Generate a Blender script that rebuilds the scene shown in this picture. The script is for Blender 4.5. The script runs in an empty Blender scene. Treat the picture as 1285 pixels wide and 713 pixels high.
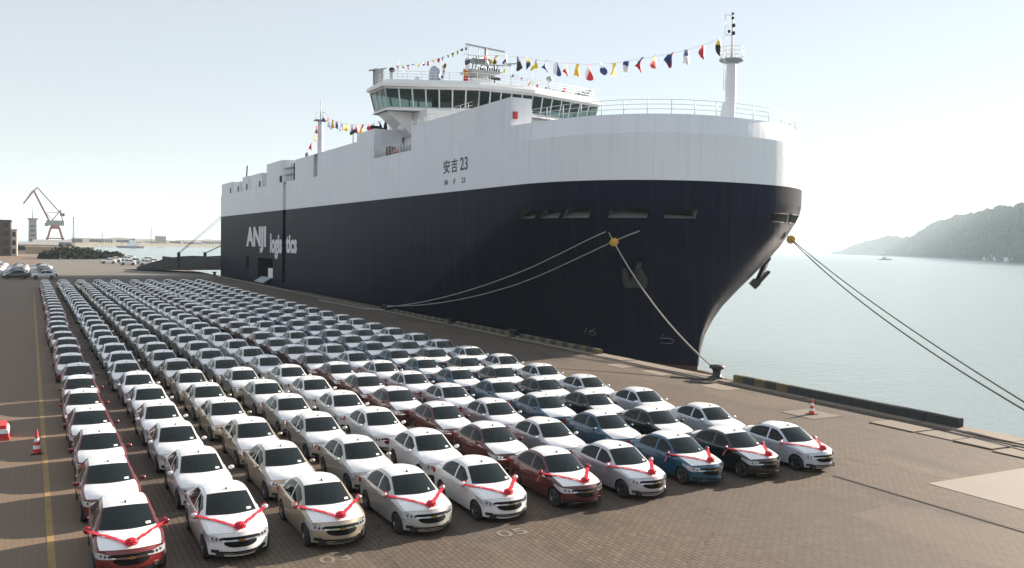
import bpy, math, random
import numpy as np
from mathutils import Matrix, Vector

random.seed(7)
R = math.radians
scene = bpy.context.scene
COL = scene.collection

# ------------------------------------------------------------------ camera
cam_d = bpy.data.cameras.new('camera')
cam = bpy.data.objects.new('camera', cam_d)
COL.objects.link(cam)
YAW, PIT, ROL, CAM_H = 0.5045, 0.0429, 0.0189, 8.517
fw = Vector((math.sin(YAW) * math.cos(PIT), math.cos(YAW) * math.cos(PIT), -math.sin(PIT)))
r0 = Vector((math.cos(YAW), -math.sin(YAW), 0))
u0 = r0.cross(fw)
rt = r0 * math.cos(ROL) + u0 * math.sin(ROL)
up = -r0 * math.sin(ROL) + u0 * math.cos(ROL)
cam.matrix_world = Matrix((
    (rt.x, up.x, -fw.x, 0), (rt.y, up.y, -fw.y, 0), (rt.z, up.z, -fw.z, CAM_H), (0, 0, 0, 1)))
cam_d.sensor_width = 36
cam_d.lens = 1096.29 / 1285 * 36
cam_d.clip_start = 0.5
cam_d.clip_end = 40000
scene.camera = cam

# ------------------------------------------------------------------ sky and sun
SUN_EL = R(19.0)
SUN_AZ = math.atan2(1.0, 0.138)          # measured from +Y (down the rows) towards +X
world = bpy.data.worlds.new('World')
scene.world = world
world.use_nodes = True
wn = world.node_tree.nodes
wl = world.node_tree.links
wn.clear()
sky = wn.new('ShaderNodeTexSky')
sky.sky_type = 'NISHITA'
sky.sun_disc = False
sky.sun_elevation = SUN_EL
sky.sun_rotation = SUN_AZ
sky.altitude = 0
sky.air_density = 1.0
sky.dust_density = 0.15
sky.ozone_density = 1.0
bg = wn.new('ShaderNodeBackground')
bg.inputs['Strength'].default_value = 0.052
wo = wn.new('ShaderNodeOutputWorld')
hs = wn.new('ShaderNodeHueSaturation')            # thin overcast veil: the clear-sky colours are greyed evenly
hs.inputs['Saturation'].default_value = 0.7
wl.new(sky.outputs[0], hs.inputs['Color'])
vm = wn.new('ShaderNodeMix'); vm.data_type = 'RGBA'; vm.inputs[0].default_value = 0.52
vm.inputs[7].default_value = (6.0, 6.3, 6.6, 1)
wl.new(hs.outputs[0], vm.inputs[6])
wl.new(vm.outputs[2], bg.inputs[0])
wl.new(bg.outputs[0], wo.inputs[0])
sun_d = bpy.data.lights.new('sun', 'SUN')
sun_d.energy = 5.0
sun_d.angle = R(0.6)
sun_d.color = (1.0, 0.86, 0.70)
sun = bpy.data.objects.new('sun', sun_d)
COL.objects.link(sun)
sdir = Vector((math.cos(SUN_EL) * math.sin(SUN_AZ), math.cos(SUN_EL) * math.cos(SUN_AZ), math.sin(SUN_EL)))
sun.rotation_euler = sdir.to_track_quat('Z', 'Y').to_euler()
sun.location = (120, 60, 120)

vs = scene.view_settings
vs.view_transform = 'Standard'
vs.look = 'None'
vs.gamma = 1
vs.exposure = 1.44
vs.use_curve_mapping = False
cy = scene.cycles
cy.use_denoising = True
cy.max_bounces = 6
cy.diffuse_bounces = 3
cy.glossy_bounces = 3
cy.transmission_bounces = 4
cy.transparent_max_bounces = 12
cy.volume_bounces = 1
cy.sample_clamp_indirect = 6
cy.caustics_reflective = False
cy.caustics_refractive = False

# ------------------------------------------------------------------ helpers
def pchip(xs, ys):
    xs = np.array(xs, float); ys = np.array(ys, float)
    h = np.diff(xs); d = np.diff(ys) / h
    m = np.zeros(len(xs)); m[0] = d[0]; m[-1] = d[-1]
    for i in range(1, len(xs) - 1):
        if d[i-1] * d[i] > 0:
            w1 = 2*h[i] + h[i-1]; w2 = h[i] + 2*h[i-1]
            m[i] = (w1 + w2) / (w1 / d[i-1] + w2 / d[i])
    def f(x):
        x = min(max(x, xs[0]), xs[-1])
        i = min(max(int(np.searchsorted(xs, x)) - 1, 0), len(h) - 1)
        t = (x - xs[i]) / h[i]
        return float((2*t**3 - 3*t**2 + 1)*ys[i] + (t**3 - 2*t**2 + t)*h[i]*m[i]
                     + (-2*t**3 + 3*t**2)*ys[i+1] + (t**3 - t**2)*h[i]*m[i+1])
    return f
def lin(xs, ys):
    return lambda x: float(np.interp(x, xs, ys))

class MB:
    """collects faces; build() links them as one mesh object"""
    def __init__(self):
        self.v = []; self.f = []; self.m = []; self.s = []
    def quadgrid(self, P, mat, smooth=True, flip=False, skip=None):
        n, k = len(P), len(P[0]); b = len(self.v)
        for row in P:
            self.v.extend([tuple(p) for p in row])
        for i in range(n - 1):
            for j in range(k - 1):
                if skip and skip(i, j): continue
                q = (b + i*k + j, b + i*k + j + 1, b + (i+1)*k + j + 1, b + (i+1)*k + j)
                self.f.append(q[::-1] if flip else q); self.m.append(mat); self.s.append(smooth)
        return self
    def poly(self, pts, mat, smooth=False):
        b = len(self.v); self.v.extend([tuple(p) for p in pts])
        self.f.append(tuple(range(b, b + len(pts)))); self.m.append(mat); self.s.append(smooth)
        return self
    def box(self, a, b, mat, M=None):
        x0, y0, z0 = a; x1, y1, z1 = b
        vs_ = [(x0,y0,z0),(x1,y0,z0),(x1,y1,z0),(x0,y1,z0),(x0,y0,z1),(x1,y0,z1),(x1,y1,z1),(x0,y1,z1)]
        if M is not None: vs_ = [tuple(M @ Vector(p)) for p in vs_]
        return self.hexa(vs_, mat)
    def hexa(self, vs_, mat):
        o = len(self.v); self.v.extend([tuple(p) for p in vs_])
        for q in ((0,3,2,1),(4,5,6,7),(0,1,5,4),(1,2,6,5),(2,3,7,6),(3,0,4,7)):
            self.f.append(tuple(o + i for i in q)); self.m.append(mat); self.s.append(False)
        return self
    def beam(self, p, q, w, h, mat):
        p, q = Vector(p), Vector(q); d = (q - p).normalized()
        upv = Vector((0,0,1)) if abs(d.z) < 0.95 else Vector((0,1,0))
        s = d.cross(upv).normalized() * (w/2); t = s.cross(d).normalized() * (h/2)
        return self.hexa([p-s-t, p+s-t, q+s-t, q-s-t, p-s+t, p+s+t, q+s+t, q-s+t], mat)
    def tube(self, pts, r, mat, n=8, cap=True, closed=False):
        pts = [Vector(p) for p in pts]; k = len(pts); b = len(self.v)
        rs = r if isinstance(r, (list, tuple)) else [r]*k
        for i, p in enumerate(pts):
            if closed: d = pts[(i+1) % k] - pts[i-1]
            else: d = pts[min(i+1, k-1)] - pts[max(i-1, 0)]
            d.normalize()
            a = Vector((0,0,1)) if abs(d.z) < 0.9 else Vector((1,0,0))
            s = d.cross(a).normalized(); t = s.cross(d)
            for j in range(n):
                an = 2*math.pi*j/n
                self.v.append(tuple(p + (s*math.cos(an) + t*math.sin(an))*rs[i]))
        for i in range(k if closed else k-1):
            i2 = (i+1) % k
            for j in range(n):
                j2 = (j+1) % n
                self.f.append((b+i*n+j, b+i2*n+j, b+i2*n+j2, b+i*n+j2)); self.m.append(mat); self.s.append(True)
        if cap and not closed:
            self.f.append(tuple(b+j for j in range(n))); self.m.append(mat); self.s.append(False)
            self.f.append(tuple(b+(k-1)*n+j for j in reversed(range(n)))); self.m.append(mat); self.s.append(False)
        return self
    def lathe(self, prof, mat, n=20, M=None, smooth=True):
        """prof: (radius, z) list; revolved about local z"""
        b = len(self.v); k = len(prof)
        for rr, z in prof:
            for j in range(n):
                a = 2*math.pi*j/n; p = Vector((rr*math.cos(a), rr*math.sin(a), z))
                self.v.append(tuple(M @ p if M is not None else p))
        for i in range(k-1):
            for j in range(n):
                j2 = (j+1) % n
                self.f.append((b+i*n+j, b+i*n+j2, b+(i+1)*n+j2, b+(i+1)*n+j)); self.m.append(mat); self.s.append(smooth)
        return self
    def ball(self, c, rad, mat, n=10, k=6, M=None):
        prof = []
        for i in range(k+1):
            a = -math.pi/2 + math.pi*i/k
            prof.append((max(math.cos(a), 1e-3), math.sin(a)))
        T = Matrix.Translation(c) @ Matrix.Diagonal((*rad, 1))
        if M is not None: T = Matrix.Translation(c) @ M @ Matrix.Diagonal((*rad, 1))
        return self.lathe(prof, mat, n, T)
    def add(self, o, M=None):
        b = len(self.v)
        self.v.extend([tuple(M @ Vector(p)) for p in o.v] if M is not None else o.v)
        self.f.extend([tuple(b+i for i in f) for f in o.f]); self.m.extend(o.m); self.s.extend(o.s)
        return self
    def mesh(self, name):
        me = bpy.data.meshes.new(name)
        me.from_pydata(self.v, [], self.f)
        mats = []
        for m in self.m:
            if m not in mats: mats.append(m)
        for m in mats: me.materials.append(m)
        idx = {m: i for i, m in enumerate(mats)}
        me.polygons.foreach_set('material_index', [idx[m] for m in self.m])
        me.polygons.foreach_set('use_smooth', self.s)
        me.update()
        return me
    def build(self, name, parent=None):
        o = bpy.data.objects.new(name, self.mesh(name)); COL.objects.link(o)
        if parent is not None:
            o.parent = parent
            l = wloc(parent); o.location = (-l[0], -l[1], -l[2])
        return o
def wloc(o):
    l = Vector((0,0,0))
    while o is not None:
        l += Vector(o.location); o = o.parent
    return l
def tag(o, label=None, cat=None, group=None, kind=None):
    if label: o['label'] = label
    if cat: o['category'] = cat
    if group: o['group'] = group
    if kind: o['kind'] = kind
    return o
def thing(name, loc, label, cat, group=None):
    o = bpy.data.objects.new(name, None); COL.objects.link(o); o.location = loc
    o.empty_display_size = 0.3
    return tag(o, label, cat, group)
def inst(me, name, parent, loc=(0,0,0)):
    o = bpy.data.objects.new(name, me); COL.objects.link(o); o.parent = parent; o.location = loc
    return o
def cat_pts(p, q, sag, n=20):
    p, q = Vector(p), Vector(q); out = []
    for i in range(n+1):
        t = i/n; v = p.lerp(q, t); v.z -= sag*4*t*(1-t); out.append(v)
    return out
def ordinal(n):
    w = ['first','second','third','fourth','fifth','sixth','seventh','eighth','ninth','tenth','eleventh','twelfth',
         'thirteenth','fourteenth','fifteenth','sixteenth','seventeenth','eighteenth','nineteenth','twentieth',
         'twenty-first','twenty-second','twenty-third','twenty-fourth','twenty-fifth','twenty-sixth','twenty-seventh',
         'twenty-eighth','twenty-ninth','thirtieth']
    return w[n]

# ------------------------------------------------------------------ materials
def mat(name, col, rough=0.6, metal=0.0, coat=0.0, spec=0.5, noise=0.0, nscale=2.0, bump=0.0, bscale=8.0, alpha=None):
    m = bpy.data.materials.new(name); m.use_nodes = True
    nt = m.node_tree; b = nt.nodes['Principled BSDF']
    b.inputs['Base Color'].default_value = (*col, 1)
    b.inputs['Roughness'].default_value = rough
    b.inputs['Metallic'].default_value = metal
    b.inputs['Coat Weight'].default_value = coat
    b.inputs['Coat Roughness'].default_value = 0.08
    b.inputs['Specular IOR Level'].default_value = spec
    if noise or bump:
        tc = nt.nodes.new('ShaderNodeTexCoord')
    if noise:
        nz = nt.nodes.new('ShaderNodeTexNoise'); nz.inputs['Scale'].default_value = nscale
        nz.inputs['Detail'].default_value = 6
        nt.links.new(tc.outputs['Object'], nz.inputs['Vector'])
        mx = nt.nodes.new('ShaderNodeMix'); mx.data_type = 'RGBA'
        mx.inputs[6].default_value = (*[c*(1-noise) for c in col], 1)
        mx.inputs[7].default_value = (*[min(1, c*(1+noise)) for c in col], 1)
        nt.links.new(nz.outputs['Fac'], mx.inputs[0]); nt.links.new(mx.outputs[2], b.inputs['Base Color'])
    if bump:
        nb = nt.nodes.new('ShaderNodeTexNoise'); nb.inputs['Scale'].default_value = bscale
        nb.inputs['Detail'].default_value = 4
        nt.links.new(tc.outputs['Object'], nb.inputs['Vector'])
        bp = nt.nodes.new('ShaderNodeBump'); bp.inputs['Strength'].default_value = bump; bp.inputs['Distance'].default_value = 0.02
        nt.links.new(nb.outputs['Fac'], bp.inputs['Height']); nt.links.new(bp.outputs[0], b.inputs['Normal'])
    return m
def N(nt, t, **kw):
    n = nt.nodes.new(t)
    for k, v in kw.items(): setattr(n, k, v)
    return n
def mixc(nt, fac, a, b, mode='MIX'):
    n = nt.nodes.new('ShaderNodeMix'); n.data_type = 'RGBA'; n.blend_type = mode
    for s, x in ((0, fac), (6, a), (7, b)):
        if isinstance(x, bpy.types.NodeSocket): nt.links.new(x, n.inputs[s])
        elif s == 0: n.inputs[0].default_value = x
        else: n.inputs[s].default_value = (*x, 1)
    return n.outputs[2]
def ramp(nt, src, a, b, lo=0.0, hi=1.0):
    n = nt.nodes.new('ShaderNodeMapRange'); n.inputs[1].default_value = a; n.inputs[2].default_value = b
    n.inputs[3].default_value = lo; n.inputs[4].default_value = hi
    nt.links.new(src, n.inputs[0]); return n.outputs[0]

# pavement: small brick pavers, worn in patches
def pavement_material():
    m = bpy.data.materials.new('brick_paving'); m.use_nodes = True
    nt = m.node_tree; b = nt.nodes['Principled BSDF']
    geo = N(nt, 'ShaderNodeNewGeometry')
    mp = N(nt, 'ShaderNodeMapping'); mp.inputs['Rotation'].default_value = (0, 0, R(90))
    nt.links.new(geo.outputs['Position'], mp.inputs['Vector'])
    br = N(nt, 'ShaderNodeTexBrick')
    br.inputs['Scale'].default_value = 1.0
    br.inputs['Brick Width'].default_value = 0.30
    br.inputs['Row Height'].default_value = 0.17
    br.inputs['Mortar Size'].default_value = 0.017
    br.inputs['Mortar Smooth'].default_value = 0.3
    br.inputs['Color1'].default_value = (0.104, 0.074, 0.052, 1)
    br.inputs['Color2'].default_value = (0.146, 0.106, 0.077, 1)
    br.inputs['Mortar'].default_value = (0.034, 0.026, 0.020, 1)
    nt.links.new(mp.outputs[0], br.inputs['Vector'])
    n1 = N(nt, 'ShaderNodeTexNoise'); n1.inputs['Scale'].default_value = 0.16; n1.inputs['Detail'].default_value = 8
    n1.inputs['Roughness'].default_value = 0.65
    nt.links.new(geo.outputs['Position'], n1.inputs['Vector'])
    n2 = N(nt, 'ShaderNodeTexNoise'); n2.inputs['Scale'].default_value = 1.7; n2.inputs['Detail'].default_value = 8
    nt.links.new(geo.outputs['Position'], n2.inputs['Vector'])
    c = mixc(nt, ramp(nt, n1.outputs['Fac'], 0.35, 0.7, 0.0, 0.7), br.outputs['Color'], (0.092, 0.078, 0.067))
    c = mixc(nt, ramp(nt, n2.outputs['Fac'], 0.55, 0.8, 0.0, 0.45), c, (0.185, 0.152, 0.117))
    # oil and rubber marks
    n3 = N(nt, 'ShaderNodeTexNoise'); n3.inputs['Scale'].default_value = 0.55; n3.inputs['Detail'].default_value = 5
    mp3 = N(nt, 'ShaderNodeMapping'); mp3.inputs['Scale'].default_value = (1.0, 0.25, 1); nt.links.new(geo.outputs['Position'], mp3.inputs['Vector'])
    nt.links.new(mp3.outputs[0], n3.inputs['Vector'])
    c = mixc(nt, ramp(nt, n3.outputs['Fac'], 0.54, 0.70, 0.0, 0.7), c, (0.05, 0.042, 0.036))
    # cracks wandering through the paving, and rectangles that were lifted and relaid
    nd = N(nt, 'ShaderNodeTexNoise'); nd.inputs['Scale'].default_value = 0.9; nd.inputs['Detail'].default_value = 5; nt.links.new(geo.outputs['Position'], nd.inputs['Vector'])
    va = N(nt, 'ShaderNodeVectorMath', operation='MULTIPLY_ADD'); va.inputs[1].default_value = (1.6, 1.6, 0)
    nt.links.new(nd.outputs['Color'], va.inputs[0]); nt.links.new(geo.outputs['Position'], va.inputs[2])
    vo = N(nt, 'ShaderNodeTexVoronoi', feature='DISTANCE_TO_EDGE'); vo.inputs['Scale'].default_value = 0.085; nt.links.new(va.outputs[0], vo.inputs['Vector'])
    c = mixc(nt, ramp(nt, vo.outputs['Distance'], 0.0012, 0.0030, 0.45, 0.0), c, (0.020, 0.016, 0.013))
    mp4 = N(nt, 'ShaderNodeMapping'); mp4.inputs['Scale'].default_value = (0.22, 0.13, 1); mp4.inputs['Location'].default_value = (3.1, 1.7, 0); nt.links.new(geo.outputs['Position'], mp4.inputs['Vector'])
    vp = N(nt, 'ShaderNodeTexVoronoi', feature='F1', distance='CHEBYCHEV'); vp.inputs['Scale'].default_value = 1.0; vp.inputs['Randomness'].default_value = 0.9; nt.links.new(mp4.outputs[0], vp.inputs['Vector'])
    sv = N(nt, 'ShaderNodeSeparateColor'); nt.links.new(vp.outputs['Color'], sv.inputs[0])
    c = mixc(nt, ramp(nt, sv.outputs[0], 0.62, 0.66, 0.0, 0.28), c, (0.085, 0.076, 0.070))
    c = mixc(nt, ramp(nt, sv.outputs[1], 0.72, 0.76, 0.0, 0.16), c, (0.200, 0.160, 0.118))
    # the parking lot left of the rows and the far apron are asphalt, lightened to paint in its stronger ambient light, and plain concrete
    sx = N(nt, 'ShaderNodeSeparateXYZ'); nt.links.new(geo.outputs['Position'], sx.inputs[0])
    far = ramp(nt, sx.outputs['Y'], 205, 225)
    c = mixc(nt, far, c, (0.185, 0.168, 0.145))
    c = mixc(nt, ramp(nt, sx.outputs['X'], 3.8, 2.6, 0, 0.75), c, (0.200, 0.143, 0.100))
    nt.links.new(c, b.inputs['Base Color'])
    b.inputs['Roughness'].default_value = 0.8
    b.inputs['Specular IOR Level'].default_value = 0.3
    bp = N(nt, 'ShaderNodeBump'); bp.inputs['Strength'].default_value = 0.5; bp.inputs['Distance'].default_value = 0.012
    hgt = mixc(nt, 0.35, br.outputs['Fac'], n2.outputs['Color'])
    inv = N(nt, 'ShaderNodeInvert'); nt.links.new(hgt, inv.inputs['Color'])
    nt.links.new(inv.outputs[0], bp.inputs['Height']); nt.links.new(bp.outputs[0], b.inputs['Normal'])
    return m
def water_material():
    m = bpy.data.materials.new('sea_water'); m.use_nodes = True
    nt = m.node_tree; b = nt.nodes['Principled BSDF']
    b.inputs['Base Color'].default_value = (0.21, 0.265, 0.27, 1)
    b.inputs['Roughness'].default_value = 0.20
    b.inputs['IOR'].default_value = 1.333
    geo = N(nt, 'ShaderNodeNewGeometry')
    h = None
    for sc_, de, wt in ((3.2, 4, 0.06), (0.8, 3, 0.13), (0.09, 2, 0.18)):
        mp = N(nt, 'ShaderNodeMapping'); mp.inputs['Scale'].default_value = (sc_*0.6, sc_*1.6, 1); mp.inputs['Rotation'].default_value = (0, 0, R(28))
        nt.links.new(geo.outputs['Position'], mp.inputs['Vector'])
        nz = N(nt, 'ShaderNodeTexNoise'); nz.inputs['Scale'].default_value = 1; nz.inputs['Detail'].default_value = de
        nt.links.new(mp.outputs[0], nz.inputs['Vector'])
        mu = N(nt, 'ShaderNodeMath', operation='MULTIPLY'); mu.inputs[1].default_value = wt
        nt.links.new(nz.outputs['Fac'], mu.inputs[0])
        if h is None: h = mu.outputs[0]
        else:
            ad = N(nt, 'ShaderNodeMath', operation='ADD'); nt.links.new(h, ad.inputs[0]); nt.links.new(mu.outputs[0], ad.inputs[1]); h = ad.outputs[0]
    bp = N(nt, 'ShaderNodeBump'); bp.inputs['Strength'].default_value = 0.7; bp.inputs['Distance'].default_value = 1.0
    nt.links.new(h, bp.inputs['Height']); nt.links.new(bp.outputs[0], b.inputs['Normal'])
    return m
def plate_material(name, c1, c2, rough, streak, pw=2.4, ph=2.9, seam=0.86, rust=0.0, spec=0.5, run=None):
    """painted steel plating: welded plates, faint vertical run marks"""
    m = bpy.data.materials.new(name); m.use_nodes = True
    nt = m.node_tree; b = nt.nodes['Principled BSDF']
    geo = N(nt, 'ShaderNodeNewGeometry')
    sx = N(nt, 'ShaderNodeSeparateXYZ'); nt.links.new(geo.outputs['Position'], sx.inputs[0])
    # girth coordinate: along the ship on the sides, across on the bow
    ad = N(nt, 'ShaderNodeMath', operation='SUBTRACT'); nt.links.new(sx.outputs['Y'], ad.inputs[0]); nt.links.new(sx.outputs['X'], ad.inputs[1])
    cb = N(nt, 'ShaderNodeCombineXYZ'); nt.links.new(ad.outputs[0], cb.inputs[0]); nt.links.new(sx.outputs['Z'], cb.inputs[1])
    br = N(nt, 'ShaderNodeTexBrick'); br.offset = 0.5
    br.inputs['Scale'].default_value = 1.0; br.inputs['Brick Width'].default_value = pw*3; br.inputs['Row Height'].default_value = ph
    br.inputs['Mortar Size'].default_value = 0.012; br.inputs['Mortar Smooth'].default_value = 0.3
    br.inputs['Color1'].default_value = (*c1, 1); br.inputs['Color2'].default_value = (*c2, 1)
    br.inputs['Mortar'].default_value = (*[x*seam for x in c1], 1)
    nt.links.new(cb.outputs[0], br.inputs['Vector'])
    mp = N(nt, 'ShaderNodeMapping'); mp.inputs['Scale'].default_value = (1.3, 0.06, 1); nt.links.new(cb.outputs[0], mp.inputs['Vector'])
    nz = N(nt, 'ShaderNodeTexNoise'); nz.inputs['Scale'].default_value = 1.0; nz.inputs['Detail'].default_value = 7; nz.inputs['Roughness'].default_value = 0.7
    nt.links.new(mp.outputs[0], nz.inputs['Vector'])
    c = mixc(nt, ramp(nt, nz.outputs['Fac'], 0.5, 0.75, 0, streak), br.outputs['Color'], run or tuple(x*0.62 for x in c1))
    if rust:
        mp2 = N(nt, 'ShaderNodeMapping'); mp2.inputs['Scale'].default_value = (0.7, 0.12, 1); nt.links.new(cb.outputs[0], mp2.inputs['Vector'])
        n2 = N(nt, 'ShaderNodeTexNoise'); n2.inputs['Scale'].default_value = 1.0; n2.inputs['Detail'].default_value = 8
        nt.links.new(mp2.outputs[0], n2.inputs['Vector'])
        c = mixc(nt, ramp(nt, n2.outputs['Fac'], 0.66, 0.76, 0, rust), c, (0.16, 0.075, 0.035))
    nt.links.new(c, b.inputs['Base Color'])
    b.inputs['Roughness'].default_value = rough
    b.inputs['Specular IOR Level'].default_value = spec
    bp = N(nt, 'ShaderNodeBump'); bp.inputs['Strength'].default_value = 0.3; bp.inputs['Distance'].default_value = 0.04
    n4 = N(nt, 'ShaderNodeTexNoise'); n4.inputs['Scale'].default_value = 0.9; n4.inputs['Detail'].default_value = 2
    nt.links.new(cb.outputs[0], n4.inputs['Vector'])
    wv = N(nt, 'ShaderNodeTexWave'); wv.wave_type = 'BANDS'; wv.bands_direction = 'X'; wv.inputs['Scale'].default_value = 0.42; wv.inputs['Distortion'].default_value = 0.6
    nt.links.new(cb.outputs[0], wv.inputs['Vector'])
    hm = N(nt, 'ShaderNodeMath', operation='MULTIPLY_ADD'); hm.inputs[1].default_value = 0.2
    nt.links.new(wv.outputs['Fac'], hm.inputs[0]); nt.links.new(n4.outputs['Fac'], hm.inputs[2])
    nt.links.new(hm.outputs[0], bp.inputs['Height']); nt.links.new(bp.outputs[0], b.inputs['Normal'])
    return m
def paint_material(name, col, metal=0.0, rough=0.35, dust=0.12):
    m = bpy.data.materials.new(name); m.use_nodes = True
    nt = m.node_tree; b = nt.nodes['Principled BSDF']
    tc = N(nt, 'ShaderNodeTexCoord')
    nz = N(nt, 'ShaderNodeTexNoise'); nz.inputs['Scale'].default_value = 3.0; nz.inputs['Detail'].default_value = 6
    nt.links.new(tc.outputs['Object'], nz.inputs['Vector'])
    c = mixc(nt, ramp(nt, nz.outputs['Fac'], 0.35, 0.75, 0, dust), col, (0.30, 0.26, 0.22))
    nt.links.new(c, b.inputs['Base Color'])
    b.inputs['Metallic'].default_value = metal; b.inputs['Roughness'].default_value = rough
    b.inputs['Coat Weight'].default_value = 1.0; b.inputs['Coat Roughness'].default_value = 0.06
    return m
def glass_material(name, tint, clear):
    m = bpy.data.materials.new(name); m.use_nodes = True
    nt = m.node_tree; b = nt.nodes['Principled BSDF']
    b.inputs['Base Color'].default_value = (*tint, 1); b.inputs['Roughness'].default_value = 0.04
    b.inputs['Specular IOR Level'].default_value = 0.42
    tr = N(nt, 'ShaderNodeBsdfTransparent'); tr.inputs[0].default_value = (0.62, 0.78, 0.74, 1)
    mx = N(nt, 'ShaderNodeMixShader'); mx.inputs[0].default_value = clear
    out = nt.nodes['Material Output']
    nt.links.new(b.outputs[0], mx.inputs[1]); nt.links.new(tr.outputs[0], mx.inputs[2]); nt.links.new(mx.outputs[0], out.inputs[0])
    return m

PAVE = pavement_material()
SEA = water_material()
CONC = mat('concrete_slab', (0.150, 0.122, 0.096), 0.85, noise=0.16, nscale=1.4, bump=0.3, bscale=14)
COPING = mat('quay_coping_stone', (0.20, 0.165, 0.132), 0.9, noise=0.3, nscale=1.2, bump=0.6, bscale=9)
GROOVE = mat('groove_dirt', (0.06, 0.048, 0.038), 0.95)
RUBBER = mat('kerb_rubber_black', (0.035, 0.037, 0.036), 0.75, noise=0.3, nscale=3)
KYEL = mat('kerb_faded_yellow', (0.13, 0.105, 0.05), 0.85, noise=0.5, nscale=3)
LINEY = mat('road_paint_yellow', (0.30, 0.19, 0.07), 0.8, noise=0.5, nscale=1.6)
LINEW = mat('road_paint_white', (0.19, 0.165, 0.14), 0.9, noise=0.5, nscale=6)
NAVY = plate_material('navy_hull_paint', (0.0065, 0.0080, 0.022), (0.0085, 0.0105, 0.027), 0.42, 0.6, rust=0.05, spec=0.035, run=(0.030, 0.031, 0.036), seam=1.9)
BOOT = mat('boot_top_red_brown', (0.075, 0.030, 0.026), 0.6, noise=0.3, nscale=0.8)
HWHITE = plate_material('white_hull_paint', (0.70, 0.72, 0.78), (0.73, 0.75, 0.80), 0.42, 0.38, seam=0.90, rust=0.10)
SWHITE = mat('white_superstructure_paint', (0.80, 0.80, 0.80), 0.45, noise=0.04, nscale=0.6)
GREYP = mat('grey_deck_paint', (0.30, 0.33, 0.36), 0.6, noise=0.15, nscale=0.8)
DARK = mat('dark_interior', (0.012, 0.013, 0.015), 0.8)
LIPM = mat('bare_port_frame', (0.26, 0.27, 0.26), 0.6, noise=0.2, nscale=2)
STEEL = mat('galvanised_steel', (0.42, 0.44, 0.45), 0.45, metal=0.5)
BLACKST = mat('black_steel', (0.022, 0.022, 0.024), 0.5, noise=0.2, nscale=1)
ROPE = mat('mooring_rope', (0.36, 0.34, 0.30), 0.9, noise=0.25, nscale=3)
ROPED = mat('mooring_rope_dark', (0.10, 0.10, 0.10), 0.9, noise=0.25, nscale=3)
RATY = mat('rat_guard_yellow', (0.62, 0.34, 0.03), 0.5)
LETW = mat('white_lettering', (0.70, 0.71, 0.74), 0.5)
LETD = mat('dark_lettering', (0.05, 0.05, 0.07), 0.5)
REDP = mat('red_paint', (0.50, 0.03, 0.04), 0.45)
BGLASS = glass_material('bridge_glass', (0.015, 0.04, 0.04), 0.58)
CGLASS = glass_material('car_glass', (0.006, 0.010, 0.011), 0.30)
CGLASS2 = glass_material('car_windshield_glass', (0.008, 0.014, 0.016), 0.10)
FILM = mat('white_protective_film', (0.88, 0.88, 0.89), 0.32, coat=0.4, bump=0.25, bscale=5)
TRIM = mat('black_plastic', (0.012, 0.012, 0.013), 0.45)
GRIL = mat('grille_black', (0.006, 0.006, 0.007), 0.75, spec=0.15)
TYRE = mat('tyre_rubber', (0.018, 0.018, 0.018), 0.85)
ALLOY = mat('wheel_alloy', (0.25, 0.25, 0.26), 0.35, metal=0.9)
CHROME = mat('chrome', (0.75, 0.75, 0.76), 0.12, metal=1.0)
GOLD = mat('gold_badge', (0.75, 0.55, 0.22), 0.2, metal=1.0)
LAMP = mat('headlamp_lens', (0.52, 0.56, 0.62), 0.08, metal=0.35, coat=1.0)
LAMPD = mat('headlamp_inner', (0.05, 0.06, 0.08), 0.1, metal=0.3, coat=1.0)
TAIL = mat('tail_lamp', (0.35, 0.01, 0.01), 0.1, coat=1.0)
SEATM = mat('car_seat_fabric', (0.05, 0.047, 0.043), 0.9)
PAPER = mat('paper_sheet', (0.80, 0.80, 0.76), 0.8)
RIBBON = mat('red_satin_ribbon', (0.62, 0.012, 0.035), 0.35, bump=0.3, bscale=20)
PAINTS = {
    'maroon': paint_material('car_paint_maroon', (0.145, 0.007, 0.010), 0.25, 0.3, 0.05),
    'white': paint_material('car_paint_white', (0.74, 0.74, 0.75), 0.0, 0.35, 0.08),
    'champagne': paint_material('car_paint_champagne', (0.40, 0.35, 0.275), 0.5, 0.35, 0.05),
    'silver': paint_material('car_paint_silver', (0.52, 0.515, 0.50), 0.45, 0.33, 0.06),
    'brown-red': paint_material('car_paint_brown_red', (0.075, 0.006, 0.008), 0.25, 0.28, 0.03),
    'lilac-silver': paint_material('car_paint_lilac_silver', (0.50, 0.49, 0.54), 0.4, 0.33, 0.06),
    'blue': paint_material('car_paint_blue', (0.004, 0.072, 0.14), 0.3, 0.28, 0.03),
    'black': paint_material('car_paint_black', (0.009, 0.009, 0.010), 0.1, 0.25, 0.04),
    'pale silver-blue': paint_material('car_paint_pale_blue', (0.52, 0.56, 0.63), 0.25, 0.33, 0.05),
}

# ================================================================== SETTING
SEA_Z = -4.2
mb = MB()
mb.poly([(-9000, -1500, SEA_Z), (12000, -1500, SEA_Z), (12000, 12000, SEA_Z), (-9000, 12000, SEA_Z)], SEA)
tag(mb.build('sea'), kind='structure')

QX = 40.5                                   # quay edge
mb = MB()
mb.poly([(-1200, -120, 0), (39.2, -120, 0), (39.2, 1260, 0), (-1200, 1260, 0)], PAVE)
quay = tag(mb.build('quay_apron'), kind='structure')
mb = MB()                                   # vertical face of the quay wall down into the water
mb.box((39.2, -120, -7), (QX - 0.12, 1260, -0.30), COPING)
tag(mb.build('quay_wall'), kind='structure')
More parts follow.
